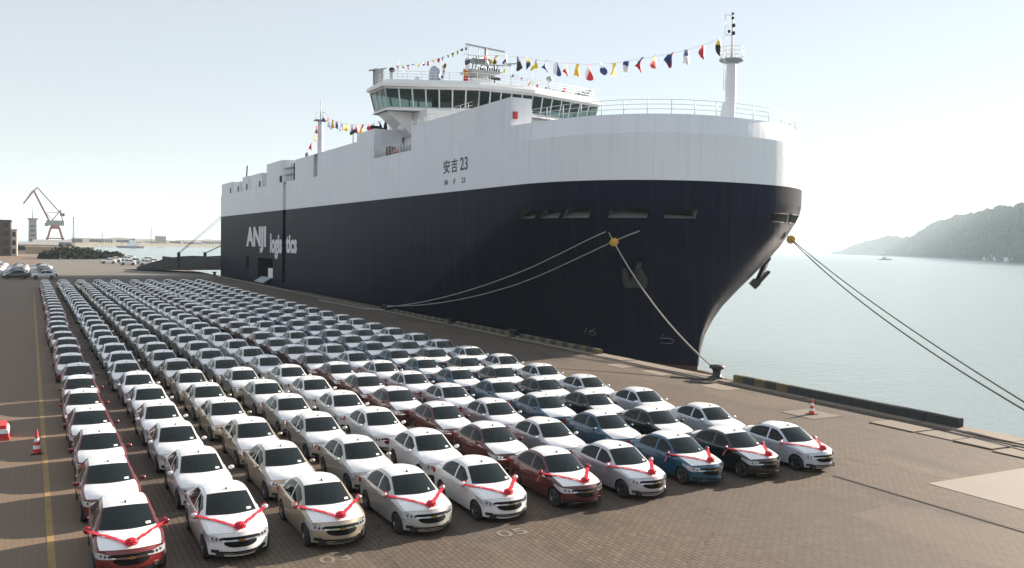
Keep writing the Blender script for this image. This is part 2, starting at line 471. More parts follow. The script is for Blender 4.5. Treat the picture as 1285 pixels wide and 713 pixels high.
# coping stones along the edge, each its own piece (near ones), one run beyond
cope_me = MB().box((39.22, 0.02, -0.31), (QX, 2.46, 0.055), COPING).mesh('coping_stone')
y = 6.0
while y < 120:
    o = inst(cope_me, 'coping_stone', quay, (random.uniform(-0.02, 0.02), y, random.uniform(-0.02, 0.012)))
    o.rotation_euler.z = random.uniform(-0.004, 0.004)
    y += 2.5
mb = MB(); mb.box((39.22, -120, -0.31), (QX, 5.98, 0.05), COPING); mb.box((39.22, y, -0.31), (QX, 1260, 0.05), COPING)
tag(mb.build('coping_run', quay), kind='stuff')
# crane rail in its groove behind the coping and a second one nearer the cars
mb = MB(); mb.box((38.55, -120, 0.003), (38.85, 1200, 0.006), GROOVE); mb.box((38.66, -120, 0.0061), (38.74, 1200, 0.03), BLACKST)
tag(mb.build('crane_rail'), kind='structure')
mb = MB(); mb.box((26.72, -120, 0.003), (26.95, 22.9, 0.006), GROOVE); mb.box((26.80, -120, 0.0061), (26.86, 22.9, 0.02), BLACKST)
tag(mb.build('drain_channel'), kind='structure')
# raised and sunken concrete slabs by the edge, lower right
slab_spec = [(36.9, 26.9, 38.45, 29.4), (36.95, 25.0, 38.45, 26.75), (36.9, 23.0, 38.4, 24.85), (36.6, 20.6, 38.4, 22.8),
             (36.5, 18.0, 38.4, 20.4), (34.9, 31.2, 37.0, 33.4), (36.9, 40.0, 38.4, 42.2), (37.2, 46.5, 38.4, 48.8), (36.9, 50.5, 38.3, 52.5)]
for i, (x0, y0, x1, y1) in enumerate(slab_spec):
    mb = MB()
    dz = [0.05, 0.035, 0.06, 0.045, 0.03, 0.02, 0.012, 0.012, 0.015][i]
    a = random.uniform(-0.02, 0.02)
    mb.hexa([(x0, y0, -0.2), (x1, y0 + a, -0.2), (x1, y1 + a, -0.2), (x0, y1, -0.2),
             (x0, y0, dz), (x1, y0 + a, dz*0.7), (x1, y1 + a, dz*0.8), (x0, y1, dz*1.1)], CONC if i < 6 else COPING)
    mb.build('concrete_slab', quay)
mb = MB()
for (x0, y0, x1, y1) in slab_spec[:6]:
    mb.box((x0-0.10, y0-0.10, 0.001), (x1+0.06, y1+0.08, 0.005), GROOVE)
mb.build('slab_joint', quay)['kind'] = 'stuff'
# pale concrete patch cut into the paving
mb = MB()
mb.hexa([(29.2, 9.0, -0.2), (34.9, 9.0, -0.2), (34.9, 20.45, -0.2), (29.2, 20.6, -0.2), (29.2, 9.0, 0.014), (34.9, 9.0, 0.014), (34.9, 20.45, 0.014), (29.2, 20.6, 0.014)],
        mat('pale_concrete_patch', (0.245, 0.218, 0.186), 0.85, noise=0.1, nscale=0.7, bump=0.2, bscale=10))
mb.build('concrete_patch', quay)

# painted markings
mb = MB(); mb.box((0.38, 5, 0.003), (0.56, 150, 0.007), LINEY); mb.build('lane_line', quay)
def text_mesh(s, w, h, material, depth=0.02, bold=0.0):
    cu = bpy.data.curves.new('lettering', 'FONT'); cu.body = s; cu.extrude = 0.02; cu.offset = bold; cu.resolution_u = 3
    ob = bpy.data.objects.new('lettering', cu); COL.objects.link(ob)
    bpy.context.view_layer.update()
    me = bpy.data.meshes.new_from_object(ob.evaluated_get(bpy.context.evaluated_depsgraph_get()))
    bpy.data.objects.remove(ob)
    c = np.zeros(len(me.vertices)*3); me.vertices.foreach_get('co', c); c = c.reshape(-1, 3)
    mn, mx = c.min(0), c.max(0)
    c = (c - mn) / np.maximum(mx - mn, 1e-6) * np.array([w, h, depth])
    me.vertices.foreach_set('co', c.reshape(-1)); me.materials.clear(); me.materials.append(material); me.update()
    return me
def ground_text(s, x, y, w, h):
    o = bpy.data.objects.new('bay_number', text_mesh(s, w, h, LINEW, 0.006)); COL.objects.link(o)
    o.parent = quay; o.location = (x, y, 0.003)
    return o
ground_text('05', 12.05, 22.15, 0.95, 0.55)
ground_text('03', 6.75, 22.35, 0.85, 0.5)
for i in range(14):
    yy = 24 + i*4.83
    mb = MB(); mb.box((-0.75, yy, 0.003), (0.10, yy + 0.05, 0.006), LINEW); mb.box((-0.75, yy + 0.62, 0.003), (-0.1, yy + 0.67, 0.006), LINEW)
    if i % 3 != 1: mb.build('bay_mark', quay)

# ------------------------------------------------------------------ kerbs, bollards
def kerb(y0, y1, label, stripes=True, h=0.42, w=0.42):
    t = thing('quay_kerb', (40.05, y0, 0.05), label, 'kerb', 'kerbs along the quay edge')
    n = max(1, round((y1 - y0)/0.95)); d = (y1 - y0)/n
    for i in range(n):
        a, b = y0 + i*d, y0 + (i+1)*d - 0.02
        j = random.uniform(-0.015, 0.015)
        m = KYEL if (stripes and i % 2 == 0) else RUBBER
        mb = MB()
        sec = [(39.84, 0.06), (40.26, 0.06), (40.26, h - 0.06), (40.18, h), (39.92, h), (39.84, h - 0.06)]
        sec = [(x + j, z) for x, z in sec]
        mb.poly([(x, a, z) for x, z in sec], m); mb.poly([(x, b, z) for x, z in reversed(sec)], m)
        for k in range(6):
            k2 = (k+1) % 6
            mb.poly([(sec[k][0], a, sec[k][1]), (sec[k][0], b, sec[k][1]), (sec[k2][0], b, sec[k2][1]), (sec[k2][0], a, sec[k2][1])], m)
        mb.build('kerb_block', t)
    return t
k1 = kerb(26.6, 42.3, 'long dark rubber kerb along the sunlit quay edge, right of the big bollard', True, 0.5)
for c in k1.children[:11]:
    c.data.materials.clear(); c.data.materials.append(RUBBER)
kerb(57.6, 70.6, 'striped black and yellow kerb beside the ship bow, at the edge of its shadow')
kerb(72.6, 84.5, 'striped kerb in the ship shadow, second from the bow')
kerb(86.5, 103.5, 'striped kerb in the ship shadow, third from the bow', h=0.36)
kerb(108.0, 150.0, 'low kerb along the quay beside the middle of the ship', h=0.3)

def bollard(x, y, s, label):
    t = thing('bollard', (x, y, 0.05), label, 'bollard', 'mooring bollards on the quay edge')
    M = Matrix.Translation((x, y, 0.05)) @ Matrix.Diagonal((s, s, s, 1))
    MB().lathe([(0.001, 0), (0.42, 0), (0.42, 0.06), (0.25, 0.10), (0.21, 0.3), (0.24, 0.45)], BLACKST, 18, M).build('base', t)
    MB().lathe([(0.24, 0.45), (0.38, 0.52), (0.42, 0.60), (0.36, 0.68), (0.001, 0.72)], BLACKST, 18, M).build('cap', t)
    return t
bollard(39.9, 43.9, 1.25, 'large black bollard on the sunlit quay edge by the ship stem')
bollard(39.6, 71.6, 1.0, 'black bollard between the kerbs beside the ship bow')
bollard(39.6, 81.0+4.5, 0.9, 'black bollard in the ship shadow near the second kerb')
bollard(39.9, 105.6, 1.0, 'black bollard holding the long breast lines, in the ship shadow')
bollard(39.6, 222.7, 1.3, 'black bollard at the quay edge beside the ship stern')
bollard(39.8, 21.0, 1.2, 'black bollard ahead of the ship, holding the pair of head ropes')

# ================================================================== SHIP
XC, BH, SIDE = 57.0, 15.0, 42.0
ZS = [-6, -4, -1, 2, 5, 7.5, 10, 12.9, 25]
f_stem = pchip(ZS, [65.6, 65.5, 65.4, 64.6, 62.6, 60.7, 59.35, 58.95, 58.95])
f_sh = pchip(ZS, [126, 119, 109, 101, 93.5, 87.5, 82, 76, 76])
f_pa = pchip(ZS, [1.25, 1.25, 1.25, 1.3, 1.4, 1.55, 1.85, 2.3, 2.3])
f_pb = pchip(ZS, [1.23, 1.315, 1.425, 1.685, 2.03, 2.32, 2.445, 2.3, 2.3])
def hull_half(u, z):
    return BH * (1 - (1 - u)**f_pa(z))**(1 / f_pb(z)) if u > 0 else 0.0
def hull_pt(u, z, side=-1, off=0.0):
    """a point on the bow surface: u 0 at the stem, 1 at the shoulder; off metres outwards"""
    def P(u_, z_):
        return Vector((XC + side*hull_half(u_, z_), f_stem(z_) + u_*(f_sh(z_) - f_stem(z_)), z_))
    p = P(u, z)
    if off:
        e = 0.01
        du = P(min(u+e, 1), z) - P(max(u-e, 0), z); dz = P(u, z+0.05) - P(u, z-0.05)
        n = du.cross(dz).normalized()
        if n.x*side < 0: n = -n
        p = p + n*off
    return p
ship = thing('car_carrier_ship', (XC, 143, SEA_Z),
             'huge car carrier ship with navy hull and white upper works moored at the quay', 'ship')
UB = [0, .0004, .0012, .0025, .0045, .0075, .011, .0145, .018, .022, .027, .032, .038, .0435, .05, .06, .07, .085, .1, .114, .135, .158, .178, .2, .225, .25, .275, .30, .34, .38, .45, .52, .54, .6, .67, .70, .78, .85, .93, 1]
ZR = [-6, -5, -4.2, -2.8, -1.5, 0, 1.5, 3, 4.5, 6, 7.5, 9, 10.2, 11.25, 12.05, 12.9]
ports = [(.043, .0435, .114), (0, .158, .30), (0, .38, .52), (0, .54, .67), (0, .70, .85)]
PORTS = [(.0435, .114), (.158, .30), (.38, .52), (.54, .67), (.70, .85)]
def in_port(i, j, side):
    if not (ZR[i] >= 11.2 and ZR[i+1] <= 12.06): return False
    for a, b in (PORTS if side < 0 else [(.011, .0435), (.06, .135)]):
        if UB[j] >= a - 1e-6 and UB[j+1] <= b + 1e-6: return True
    return False
mb = MB()
YA = 130.0
for side in (-1, 1):
    for lo, hi, m in ((0, 3, BOOT), (3, len(ZR)-1, NAVY)):
        zz = ZR[lo:hi+1]
        G = [[hull_pt(u, z, side) for u in UB] + [Vector((XC + side*BH, YA, z))] for z in zz]
        mb.quadgrid(G, m, True, flip=(side > 0), skip=lambda i, j, lo=lo, side=side: j < len(UB)-1 and in_port(i+lo, j, side))
    # navy belt above the knuckle, vertical
    mb.quadgrid([[hull_pt(u, z, side) for u in UB] + [Vector((XC + side*BH, YA, z))] for z in (12.9, 13.75, 14.6)], NAVY, True, flip=(side > 0))
# flat side aft of YA, with the door openings left out
def wall_cells(mb, x, ys, zs, holes, m, flip=False):
    for i in range(len(ys)-1):
        for j in range(len(zs)-1):
            yc_, zc_ = (ys[i]+ys[i+1])/2, (zs[j]+zs[j+1])/2
            if any(a < yc_ < b and c < zc_ < d for a, b, c, d in holes): continue
            q = [(x, ys[i], zs[j]), (x, ys[i+1], zs[j]), (x, ys[i+1], zs[j+1]), (x, ys[i], zs[j+1])]
            mb.poly(q[::-1] if not flip else q, m)
DOORS = [(164.3, 166.6, 0.8, 14.6), (174.0, 187.0, 1.2, 5.2), (195.6, 198.2, 2.6, 5.4)]
YSS = [YA, 150, 164.3, 166.6, 174, 187, 195.6, 198.2, 212, 228]
wall_cells(mb, SIDE, YSS, [-6, -2.8], [], BOOT); wall_cells(mb, SIDE, YSS, [-2.8, 0.8, 1.2, 2.6, 5.2, 5.4, 14.6], DOORS, NAVY)
wall_cells(mb, XC + BH, [YA, 180, 228], [-6, -2.8, 14.6], [], NAVY, True)
mb.poly([(SIDE, 228, -6), (XC+BH, 228, -6), (XC+BH, 228, 14.6), (SIDE, 228, 14.6)][::-1], NAVY)
mb.build('hull', ship)
# recesses behind the openings
for a, b, c, d in DOORS:
    mb = MB()
    dep = 0.55 if b - a < 2.5 and d > 10 else 5.0
    x0, x1 = SIDE, SIDE + dep
    mm = NAVY if dep < 1 else DARK
    mb.poly([(x1, a, c), (x1, b, c), (x1, b, d), (x1, a, d)], mm)
    mb.poly([(x0, a, c), (x1, a, c), (x1, a, d), (x0, a, d)], mm); mb.poly([(x0, b, c), (x1, b, c), (x1, b, d), (x0, b, d)], mm)
    mb.poly([(x0, a, c), (x0, b, c), (x1, b, c), (x1, a, c)], mm); mb.poly([(x0, a, d), (x0, b, d), (x1, b, d), (x1, a, d)], mm)
    mb.build('side_door_recess', ship)
# mooring ports: real openings with a lined box behind each
for side, lst in ((-1, PORTS), (1, [(.011, .0435), (.06, .135)])):
    for a, b in lst:
        z0, z1 = 11.25, 12.05
        mb = MB()
        us = [u for u in UB if a - 1e-6 <= u <= b + 1e-6]
        outer_lo = [hull_pt(u, z0, side, 0.03) for u in us]; outer_hi = [hull_pt(u, z1, side, 0.03) for u in us]
        inn_lo = [hull_pt(u, z0, side, -1.1) for u in us]; inn_hi = [hull_pt(u, z1, side, -1.1) for u in us]
        mb.quadgrid([outer_lo, inn_lo], LIPM, False); mb.quadgrid([outer_hi, inn_hi], DARK, False)
        mb.poly([outer_lo[0], inn_lo[0], inn_hi[0], outer_hi[0]], LIPM); mb.poly([outer_lo[-1], inn_lo[-1], inn_hi[-1], outer_hi[-1]], LIPM)
        mb.quadgrid([inn_lo, inn_hi], DARK, False)
        ob = mb.build('mooring_port', ship)
        fr = MB(); fr.tube(outer_lo + outer_hi[::-1], 0.05, NAVY, 6, closed=True); fr.build('frame', ob)
# bulb just breaking the surface
mb = MB(); mb.ball((XC, 65.0, -4.75), (1.55, 6.2, 1.6), BOOT, 20, 12); mb.build('bulbous_bow', ship)

# white upper hull
TOP, DECK, KN2, BUL = 23.4, 19.8, 18.75, 20.5
mb = MB()
for side in (-1, 1):
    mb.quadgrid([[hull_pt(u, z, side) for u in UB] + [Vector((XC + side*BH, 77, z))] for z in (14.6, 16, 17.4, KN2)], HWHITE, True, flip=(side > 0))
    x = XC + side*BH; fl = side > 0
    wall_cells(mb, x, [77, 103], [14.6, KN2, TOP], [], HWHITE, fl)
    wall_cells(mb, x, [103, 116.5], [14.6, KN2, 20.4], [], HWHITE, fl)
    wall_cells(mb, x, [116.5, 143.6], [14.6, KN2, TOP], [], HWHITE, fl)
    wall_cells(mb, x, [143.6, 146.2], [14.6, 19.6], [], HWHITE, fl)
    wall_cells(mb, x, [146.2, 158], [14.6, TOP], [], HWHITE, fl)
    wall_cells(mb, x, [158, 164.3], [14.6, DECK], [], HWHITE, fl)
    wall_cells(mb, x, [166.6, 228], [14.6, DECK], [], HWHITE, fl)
    xr_ = SIDE + 0.55 if side < 0 else XC + BH - 0.55
    mb.poly([(xr_, 164.3, 14.6), (xr_, 166.6, 14.6), (xr_, 166.6, DECK), (xr_, 164.3, DECK)], HWHITE)
    mb.poly([(x, 164.3, 14.6), (xr_, 164.3, 14.6), (xr_, 164.3, DECK), (x, 164.3, DECK)], HWHITE); mb.poly([(x, 166.6, 14.6), (xr_, 166.6, 14.6), (xr_, 166.6, DECK), (x, 166.6, DECK)], HWHITE)
mb.poly([(SIDE, 228, 14.6), (XC+BH, 228, 14.6), (XC+BH, 228, DECK), (SIDE, 228, DECK)], HWHITE)
mb.build('upper_hull', ship)
# forecastle bulwark leaning in above the knuckle
def inset(u): return 0.8 * (1 - max(0, (u - .55)/.45)**2) if u > .55 else 0.8
def bul_pt(u, z, side):
    k = (z - KN2)/(BUL - KN2); p = hull_pt(u, KN2, side); i = inset(u)*k
    c = Vector((XC, 80, 0)); d = (Vector((c.x - p.x, c.y - p.y, 0))).normalized()
    return Vector((p.x + d.x*i, p.y + d.y*i, z))
mb = MB()
for side in (-1, 1):
    g = [[bul_pt(u, z, side) for u in UB] + [Vector((XC + side*BH, 77, z))] for z in (KN2, 19.8, BUL)]
    mb.quadgrid(g, HWHITE, True, flip=(side > 0))
    inner = [Vector((p.x - side*0.12, p.y + 0.12, BUL + 0.02)) for p in g[2]]
    mb.quadgrid([g[2], inner, [Vector((p.x, p.y, 19.0)) for p in inner]], HWHITE, False, flip=(side > 0))
mb.build('forecastle_bulwark', ship)
mb = MB()                                     # decks and inner walls
for a, b, z in ((62, 103, 18.95), (103, 116.5, 20.35), (116.5, 158, TOP - 0.02), (158, 227.98, DECK - 0.02)):
    if a == 62:
        pts = [bul_pt(u, 18.95, -1) + Vector((0.3, 0.3, 0)) for u in UB] + [Vector((SIDE+.2, 103, z)), Vector((XC+BH-.2, 103, z))] + [bul_pt(u, 18.95, 1) + Vector((-0.3, 0.3, 0)) for u in UB[::-1]]
        mb.poly(pts, GREYP)
    else:
        mb.poly([(SIDE + .02, a, z), (XC+BH - .02, a, z), (XC+BH - .02, b, z), (SIDE + .02, b, z)], GREYP)
mb.build('deck', ship)
for side in (-1, 1):                          # thick wing walls forward of the bridge
    xo = XC + side*BH; xi = xo - side*2.4
    mb = MB()
    mb.poly([(xo, 77, KN2), (xi, 77, KN2), (xi, 77, TOP), (xo, 77, TOP)], HWHITE)
    mb.poly([(xi, 77, KN2), (xi, 103, KN2), (xi, 103, TOP), (xi, 77, TOP)], HWHITE)
    mb.poly([(xo, 77, TOP), (xi, 77, TOP), (xi, 103, TOP), (xo, 103, TOP)], HWHITE)
    mb.poly([(xo, 103, 20.4), (xi, 103, 20.4), (xi, 103, TOP), (xo, 103, TOP)], HWHITE)
    mb.build('wing_wall', ship)
    # wall and house at the after end of the notch
    mb = MB(); mb.box((min(xo, xo - side*4.2) + .03, 116.48, 20.38), (max(xo, xo - side*4.2) - .03, 124, TOP + 1.15), HWHITE)
    mb.build('notch_house', ship)
    xi = xo - side*1.6
    mb = MB()                                  # slot that takes the after mast
    mb.poly([(xi, 143.6, 19.6), (xi, 146.2, 19.6), (xi, 146.2, TOP), (xi, 143.6, TOP)], GREYP)
    for yy in (143.6, 146.2): mb.poly([(xo, yy, 19.6), (xi, yy, 19.6), (xi, yy, TOP), (xo, yy, TOP)], HWHITE)
    mb.poly([(xo, 143.6, 19.6), (xi, 143.6, 19.6), (xi, 146.2, 19.6), (xo, 146.2, 19.6)], GREYP)
    mb.build('mast_slot', ship)
MB().poly([(SIDE, 158, DECK), (XC+BH, 158, DECK), (XC+BH, 158, TOP), (SIDE, 158, TOP)], HWHITE).build('step_wall', ship)
# vent and funnel houses on the after deck
for (y0, y1, x1, zt, rr) in ((214.5, 227.6, 50, 22.6, 0.4), (196.5, 203.5, 49, 22.9, 0.8), (184.0, 194.0, 50, 22.8, 0.3), (166.8, 181.5, 54, 24.15, 1.8), (205.5, 210, 47.5, 22.2, .3)):
    mb = MB(); pts = []
    x0 = SIDE + 0.04
    for cx_, cy_, a0 in ((x0 + rr, y1 - rr, 90), (x0 + rr, y0 + rr, 180), (x1 - rr, y0 + rr, 270), (x1 - rr, y1 - rr, 0)):
        for k in range(5):
            a = R(a0 + 22.5*k); pts.append((cx_ + rr*math.cos(a), cy_ + rr*math.sin(a)))
    lo = [(p[0], p[1], DECK) for p in pts] + [(pts[0][0], pts[0][1], DECK)]; hi = [(p[0], p[1], zt) for p in lo]
    mb.quadgrid([lo, hi], HWHITE, rr > 1); mb.poly([(p[0], p[1], zt) for p in pts][::-1], HWHITE)
    ob = mb.build('vent_house', ship)
    MB().box((SIDE + 0.01, y0 + 1.2, DECK + .15), (SIDE + 0.3, y0 + 2.4, DECK + 1.4), DARK).build('vent_opening', ob)
# big funnel amidships, set in
mb = MB(); mb.box((52, 176, DECK), (62, 186, 23.2), HWHITE); mb.build('funnel_casing', ship)
# platforms at the step by the side-door slot
mb = MB()
for z in (21.1, 22.3):
    mb.box((SIDE + .05, 158.1, z), (SIDE + 1.4, 166.6, z + .12), GREYP)
mb.box((SIDE + .1, 161, DECK), (SIDE + .25, 161.15, 23), GREYP); mb.box((SIDE + .1, 159, DECK), (SIDE + .6, 159.5, 22.9), DARK)
mb.build('platform', ship)

# lettering
def side_text(s, y_left, z0, w, h, m, name, bold=0.0):
    o = bpy.data.objects.new(name, text_mesh(s, w, h, m, 0.03, bold)); COL.objects.link(o)
    o.parent = ship; o.rotation_euler = (R(90), 0, R(-90))
    l = wloc(ship); o.location = (SIDE - 0.001 - l.x, y_left - l.y, z0 - l.z)
    return o
side_text('ANJI', 198.2, 6.2, 18.4, 5.5, LETW, 'company_lettering', 0.045)
side_text('logis', 176.2, 5.2, 9.2, 5.0, LETW, 'company_lettering', 0.04)
side_text('tics', 163.9, 6.5, 7.6, 3.4, LETW, 'company_lettering', 0.04)
side_text('安', 93.0, 16.75, 1.75, 1.55, LETD, 'ship_name', 0.015)
side_text('吉', 90.8, 16.75, 1.55, 1.55, LETD, 'ship_name', 0.015)
side_text('23', 88.5, 16.85, 1.9, 1.45, LETD, 'ship_name', 0.01)
side_text('AN', 92.7, 15.45, 0.95, 0.6, LETD, 'ship_name')
side_text('JI', 90.3, 15.45, 0.5, 0.6, LETD, 'ship_name')
side_text('23', 88.1, 15.45, 0.95, 0.6, LETD, 'ship_name')
def bow_strokes(name, strokes, u, z, sc_):
    mb = MB()
    for st in strokes:
        pts = [hull_pt(u - a*sc_*0.036, z + b*sc_, -1, 0.03) for a, b in st]
        mb.tube(pts, 0.032, LIPM, 5)
    return mb.build(name, ship)
bow_strokes('draught_mark', [[(0, 0), (0, 1)], [(.9, 1), (.4, .6), (.4, .1), (.9, 0), (1.1, .25), (.9, .5), (.45, .45)]], .243, -0.45, 0.75)
bow_strokes('bulb_mark', [[(.15, 1.0), (0, .55), (.55, .55), (.75, .4), (.75, .15), (.55, 0), (0, 0)]], .063, -0.7, 0.95)

ANCH = mat('worn_anchor_steel', (.045, .045, .045), .8)
def anchor(side, u, z, out):
    p = hull_pt(u, z, side, out)
    n = (hull_pt(u, z, side, 1) - hull_pt(u, z, side, 0)).normalized()
    dn = Vector((0, 0, -1)); dn = (dn - n*dn.dot(n)).normalized(); lt = n.cross(dn)
    mb = MB(); am_ = ANCH if side < 0 else BLACKST
    mb.beam(hull_pt(u, z + 1.2, side, 0), p + dn*0.5, 0.4, 0.4, am_)
    c = p + dn*0.35
    mb.hexa([c - lt*1.15 - n*.45, c + lt*1.15 - n*.45, c + lt*1.0 - n*.45 + dn*.75, c - lt*1.0 - n*.45 + dn*.75,
             c - lt*1.15 + n*.30, c + lt*1.15 + n*.30, c + lt*1.0 + n*.30 + dn*.75, c - lt*1.0 + n*.30 + dn*.75], am_)
    for s in (-1, 1):
        b = c + lt*s*.78
        mb.hexa([b - lt*.34 - n*.25 + dn*.3, b + lt*.34 - n*.25 + dn*.3, b + lt*.34 + n*.25 + dn*.3, b - lt*.34 + n*.25 + dn*.3,
                 b - lt*.16 - n*.10 - dn*1.5, b + lt*.16 - n*.10 - dn*1.5, b + lt*.16 + n*.12 - dn*1.5, b - lt*.16 + n*.12 - dn*1.5], am_)
    ob = mb.build('anchor', ship)
    q = hull_pt(u, z + 1.2, side, 0)
    MB().tube([q + lt*math.cos(a)*.5 + dn*math.sin(a)*.5 + n*.04 for a in [k*math.pi/8 for k in range(16)]], 0.12, NAVY, 6, closed=True).build('hawse_ring', ob)
anchor(-1, .150, 6.1, .40)
anchor(1, .125, 6.3, .85)

# bridge -------------------------------------------------------------
ZF, ZW, ZT, ZR0 = 26.7, 27.2, 29.55, 31.0        # floor, window sill, window head, roof top
def bridge_ring(d):
    """plan of the wheelhouse, starboard wing round the front to the port wing, grown outwards by d"""
    return [(SIDE + .7 - d, 118.0 + d), (SIDE + .7 - d, 113.2 - d*.6), (53.6 - d*.2, 107.6 - d), (61.4 + d*.2, 107.0 - d),
            (73.8 + d, 109.6 - d*.6), (73.8 + d, 115.0 + d), (64, 119.5 + d), (50, 119.5 + d)]
bridge = bpy.data.objects.new('bridge', None); COL.objects.link(bridge); bridge.parent = ship
bridge.location = Vector((XC, 112, TOP)) - wloc(ship); bridge.empty_display_size = 1
def band(mb, d0, z0, d1, z1, m):
    a, b = bridge_ring(d0), bridge_ring(d1)
    for i in range(8):
        j = (i+1) % 8
        mb.poly([(*a[i], z0), (*a[j], z0), (*b[j], z1), (*b[i], z1)], m)
mb = MB(); band(mb, .35, ZF, .10, ZW, SWHITE); band(mb, .35, ZF + .02, -2.0, ZF, GREYP)
band(mb, .28, ZW, .05, ZW + .001, SWHITE)
mb.poly([(*p, ZF) for p in bridge_ring(.34)][::-1], GREYP); mb.poly([(*p, ZW - .3) for p in bridge_ring(.05)], DARK)
mb.build('lower_wall', bridge)
mb = MB(); band(mb, .62, ZT, .75, ZT + .25, SWHITE); band(mb, .75, ZT + .25, 1.05, ZT + .3, SWHITE); band(mb, 1.05, ZT + .3, 1.0, ZT + .75, SWHITE); band(mb, 1.0, ZT + .75, .2, ZR0 - .1, SWHITE)
mb.poly([(*p, ZT + .02) for p in bridge_ring(.7)][::-1], GREYP); mb.poly([(*p, ZR0 - .1) for p in bridge_ring(.2)], SWHITE)
mb.build('roof', bridge)
# panes and mullions, raked outwards at the top
A, Bt = bridge_ring(.10), bridge_ring(.58)
counts = [3, 7, 5, 7, 3, 5, 5, 5]
for i in range(8):
    j = (i+1) % 8
    n = counts[i]
    for k in range(n + 1):
        t = k/n
        a = Vector((*A[i], ZW)).lerp(Vector((*A[j], ZW)), t); b = Vector((*Bt[i], ZT)).lerp(Vector((*Bt[j], ZT)), t)
        MB().beam(a, b, .16, .16, SWHITE).build('mullion', bridge)
        if k < n:
            t2 = (k+1)/n
            a2 = Vector((*A[i], ZW)).lerp(Vector((*A[j], ZW)), t2); b2 = Vector((*Bt[i], ZT)).lerp(Vector((*Bt[j], ZT)), t2)
            MB().poly([a, a2, b2, b], BGLASS).build('window_pane', bridge)
mb = MB(); mb.box((51, 117.0, ZW - .3), (63, 117.4, ZT), DARK)
for x in (49.5, 55, 58.5, 64): mb.box((x, 110.5, ZW - .3), (x + 1.2, 111.3, ZW + .9), GREYP)
mb.build('console', bridge)
# house under the bridge and the haunches under its wings
mb = MB(); mb.box((46.5, 108.6, 18.95), (67.5, 123, ZF - .01), SWHITE)
for s in (-1, 1):
    xo = XC + s*(BH - .9); xi = XC + s*10.6
    for yy in (113.4, 117.2):
        prof = [(xo, ZF)] + [(xi + (xo - xi)*(1 - t)**1.8, ZF - .25 - 2.9*math.sin(t*math.pi/2)) for t in [0, .2, .4, .6, .8, 1]] + [(xi, ZF)]
        mb.poly([(x, yy, z) for x, z in prof], SWHITE)
        if yy < 114:
            g = [[(x, 113.4, z) for x, z in prof[:-1]], [(x, 117.2, z) for x, z in prof[:-1]]]
            mb.quadgrid(g, SWHITE, True)
mb.build('bridge_house', ship)
for k in range(7):
    x = 49 + k*2.4
    o = MB().box((x, 108.52, 21.2), (x + 1.1, 108.62, 22.2), DARK).build('window', ship)
MB().ball((44.6, 113.1, 24.4), (.5, .5, .5), LETW, 12, 8).build('search_light', ship)
for yy in (112.6, 111.4): MB().box((47.0 + (112.6-yy)*1.6, yy - .35, 24.5), (47.9 + (112.6-yy)*1.6, yy, 25.3), DARK).build('house_window', ship)

# railings
def railing(pts, h, parent, name='railing', step=1.8, bars=3, r=0.028, post=0.035):
    mb = MB(); pts = [Vector(p) for p in pts]
    for k in range(1, bars + 1):
        mb.tube([p + Vector((0, 0, h*k/bars)) for p in pts], r, SWHITE, 5)
    acc = 0; nxt = 0
    for i in range(len(pts) - 1):
        d = (pts[i+1] - pts[i]).length
        while nxt <= acc + d + 1e-6:
            p = pts[i].lerp(pts[i+1], (nxt - acc)/max(d, 1e-6)); mb.tube([p, p + Vector((0, 0, h))], post, SWHITE, 5); nxt += step
        acc += d
    return mb.build(name, parent)
railing([bul_pt(u, BUL, -1) for u in UB[::-1][2:]] + [bul_pt(u, BUL, 1) for u in UB[1:-2]], 1.25, ship, step=2.1, bars=3)
rr = bridge_ring(.1)
railing([(*p, ZR0 - .12) for p in rr[:6]], 1.15, bridge, step=1.9)
railing([(SIDE + .15, 103.3, 20.4), (SIDE + .15, 116.3, 20.4)], 1.2, ship, step=1.0, bars=4)
railing([(SIDE + 4.6, 103.3, 20.4), (SIDE + 4.6, 116.3, 20.4)], 1.2, ship, step=1.3, bars=3)
railing([(SIDE + .15, 103.0, TOP), (SIDE + .15, 86, TOP)], 0.75, ship, step=2.0, bars=2)
mb = MB()                                       # mooring winch and drums seen in the notch
mb.tube([(SIDE + 1.2, 105, 21.0), (SIDE + 1.2, 108, 21.0)], .45, GREYP, 12); mb.tube([(SIDE + 1.4, 110, 20.9), (SIDE + 1.4, 112.5, 20.9)], .4, REDP, 12)
mb.box((SIDE + .8, 108.2, 20.4), (SIDE + 1.7, 109.4, 21.6), GREYP); mb.box((SIDE + 1.0, 113.4, 20.4), (SIDE + 2.0, 114.6, 21.9), DARK)
mb.build('deck_winch', ship)
MB().box((SIDE + .25, 76.75, 21.25), (SIDE + .68, 76.98, 21.95), REDP).build('fire_box', ship)

# foremast
mb = MB(); mb.lathe([(.52, 18.9), (.48, 24), (.44, 26.0)], HWHITE, 14, Matrix.Translation((XC, 61.95, 0)))
mb.beam((XC, 62.95, 18.9), (XC, 62.15, 22.2), .4, 1.3, HWHITE)
mast = mb.build('foremast', ship)
mb = MB(); mb.lathe([(.001, 25.8), (.45, 25.8), (1.1, 26.05), (1.15, 26.17), (.001, 26.17)], GREYP, 18, Matrix.Translation((XC, 61.95, 0)))
mb.build('lookout_platform', mast)
railing([(XC + 1.08*math.cos(R(a)), 61.95 + 1.08*math.sin(R(a)), 26.15) for a in range(0, 361, 30)], 1.1, mast, step=.75, r=.02, post=.025)
mb = MB(); mb.tube([(XC, 61.95, 26.15), (XC, 61.95, 30.3)], [.12, .08], SWHITE, 8); mb.ball((XC, 61.95, 30.0), (.13, .16, .16), DARK); mb.ball((XC, 61.95, 30.4), (.13, .13, .13), DARK)
for z in (28.6, 29.3): mb.ball((XC, 61.8, z), (.17, .17, .2), DARK)
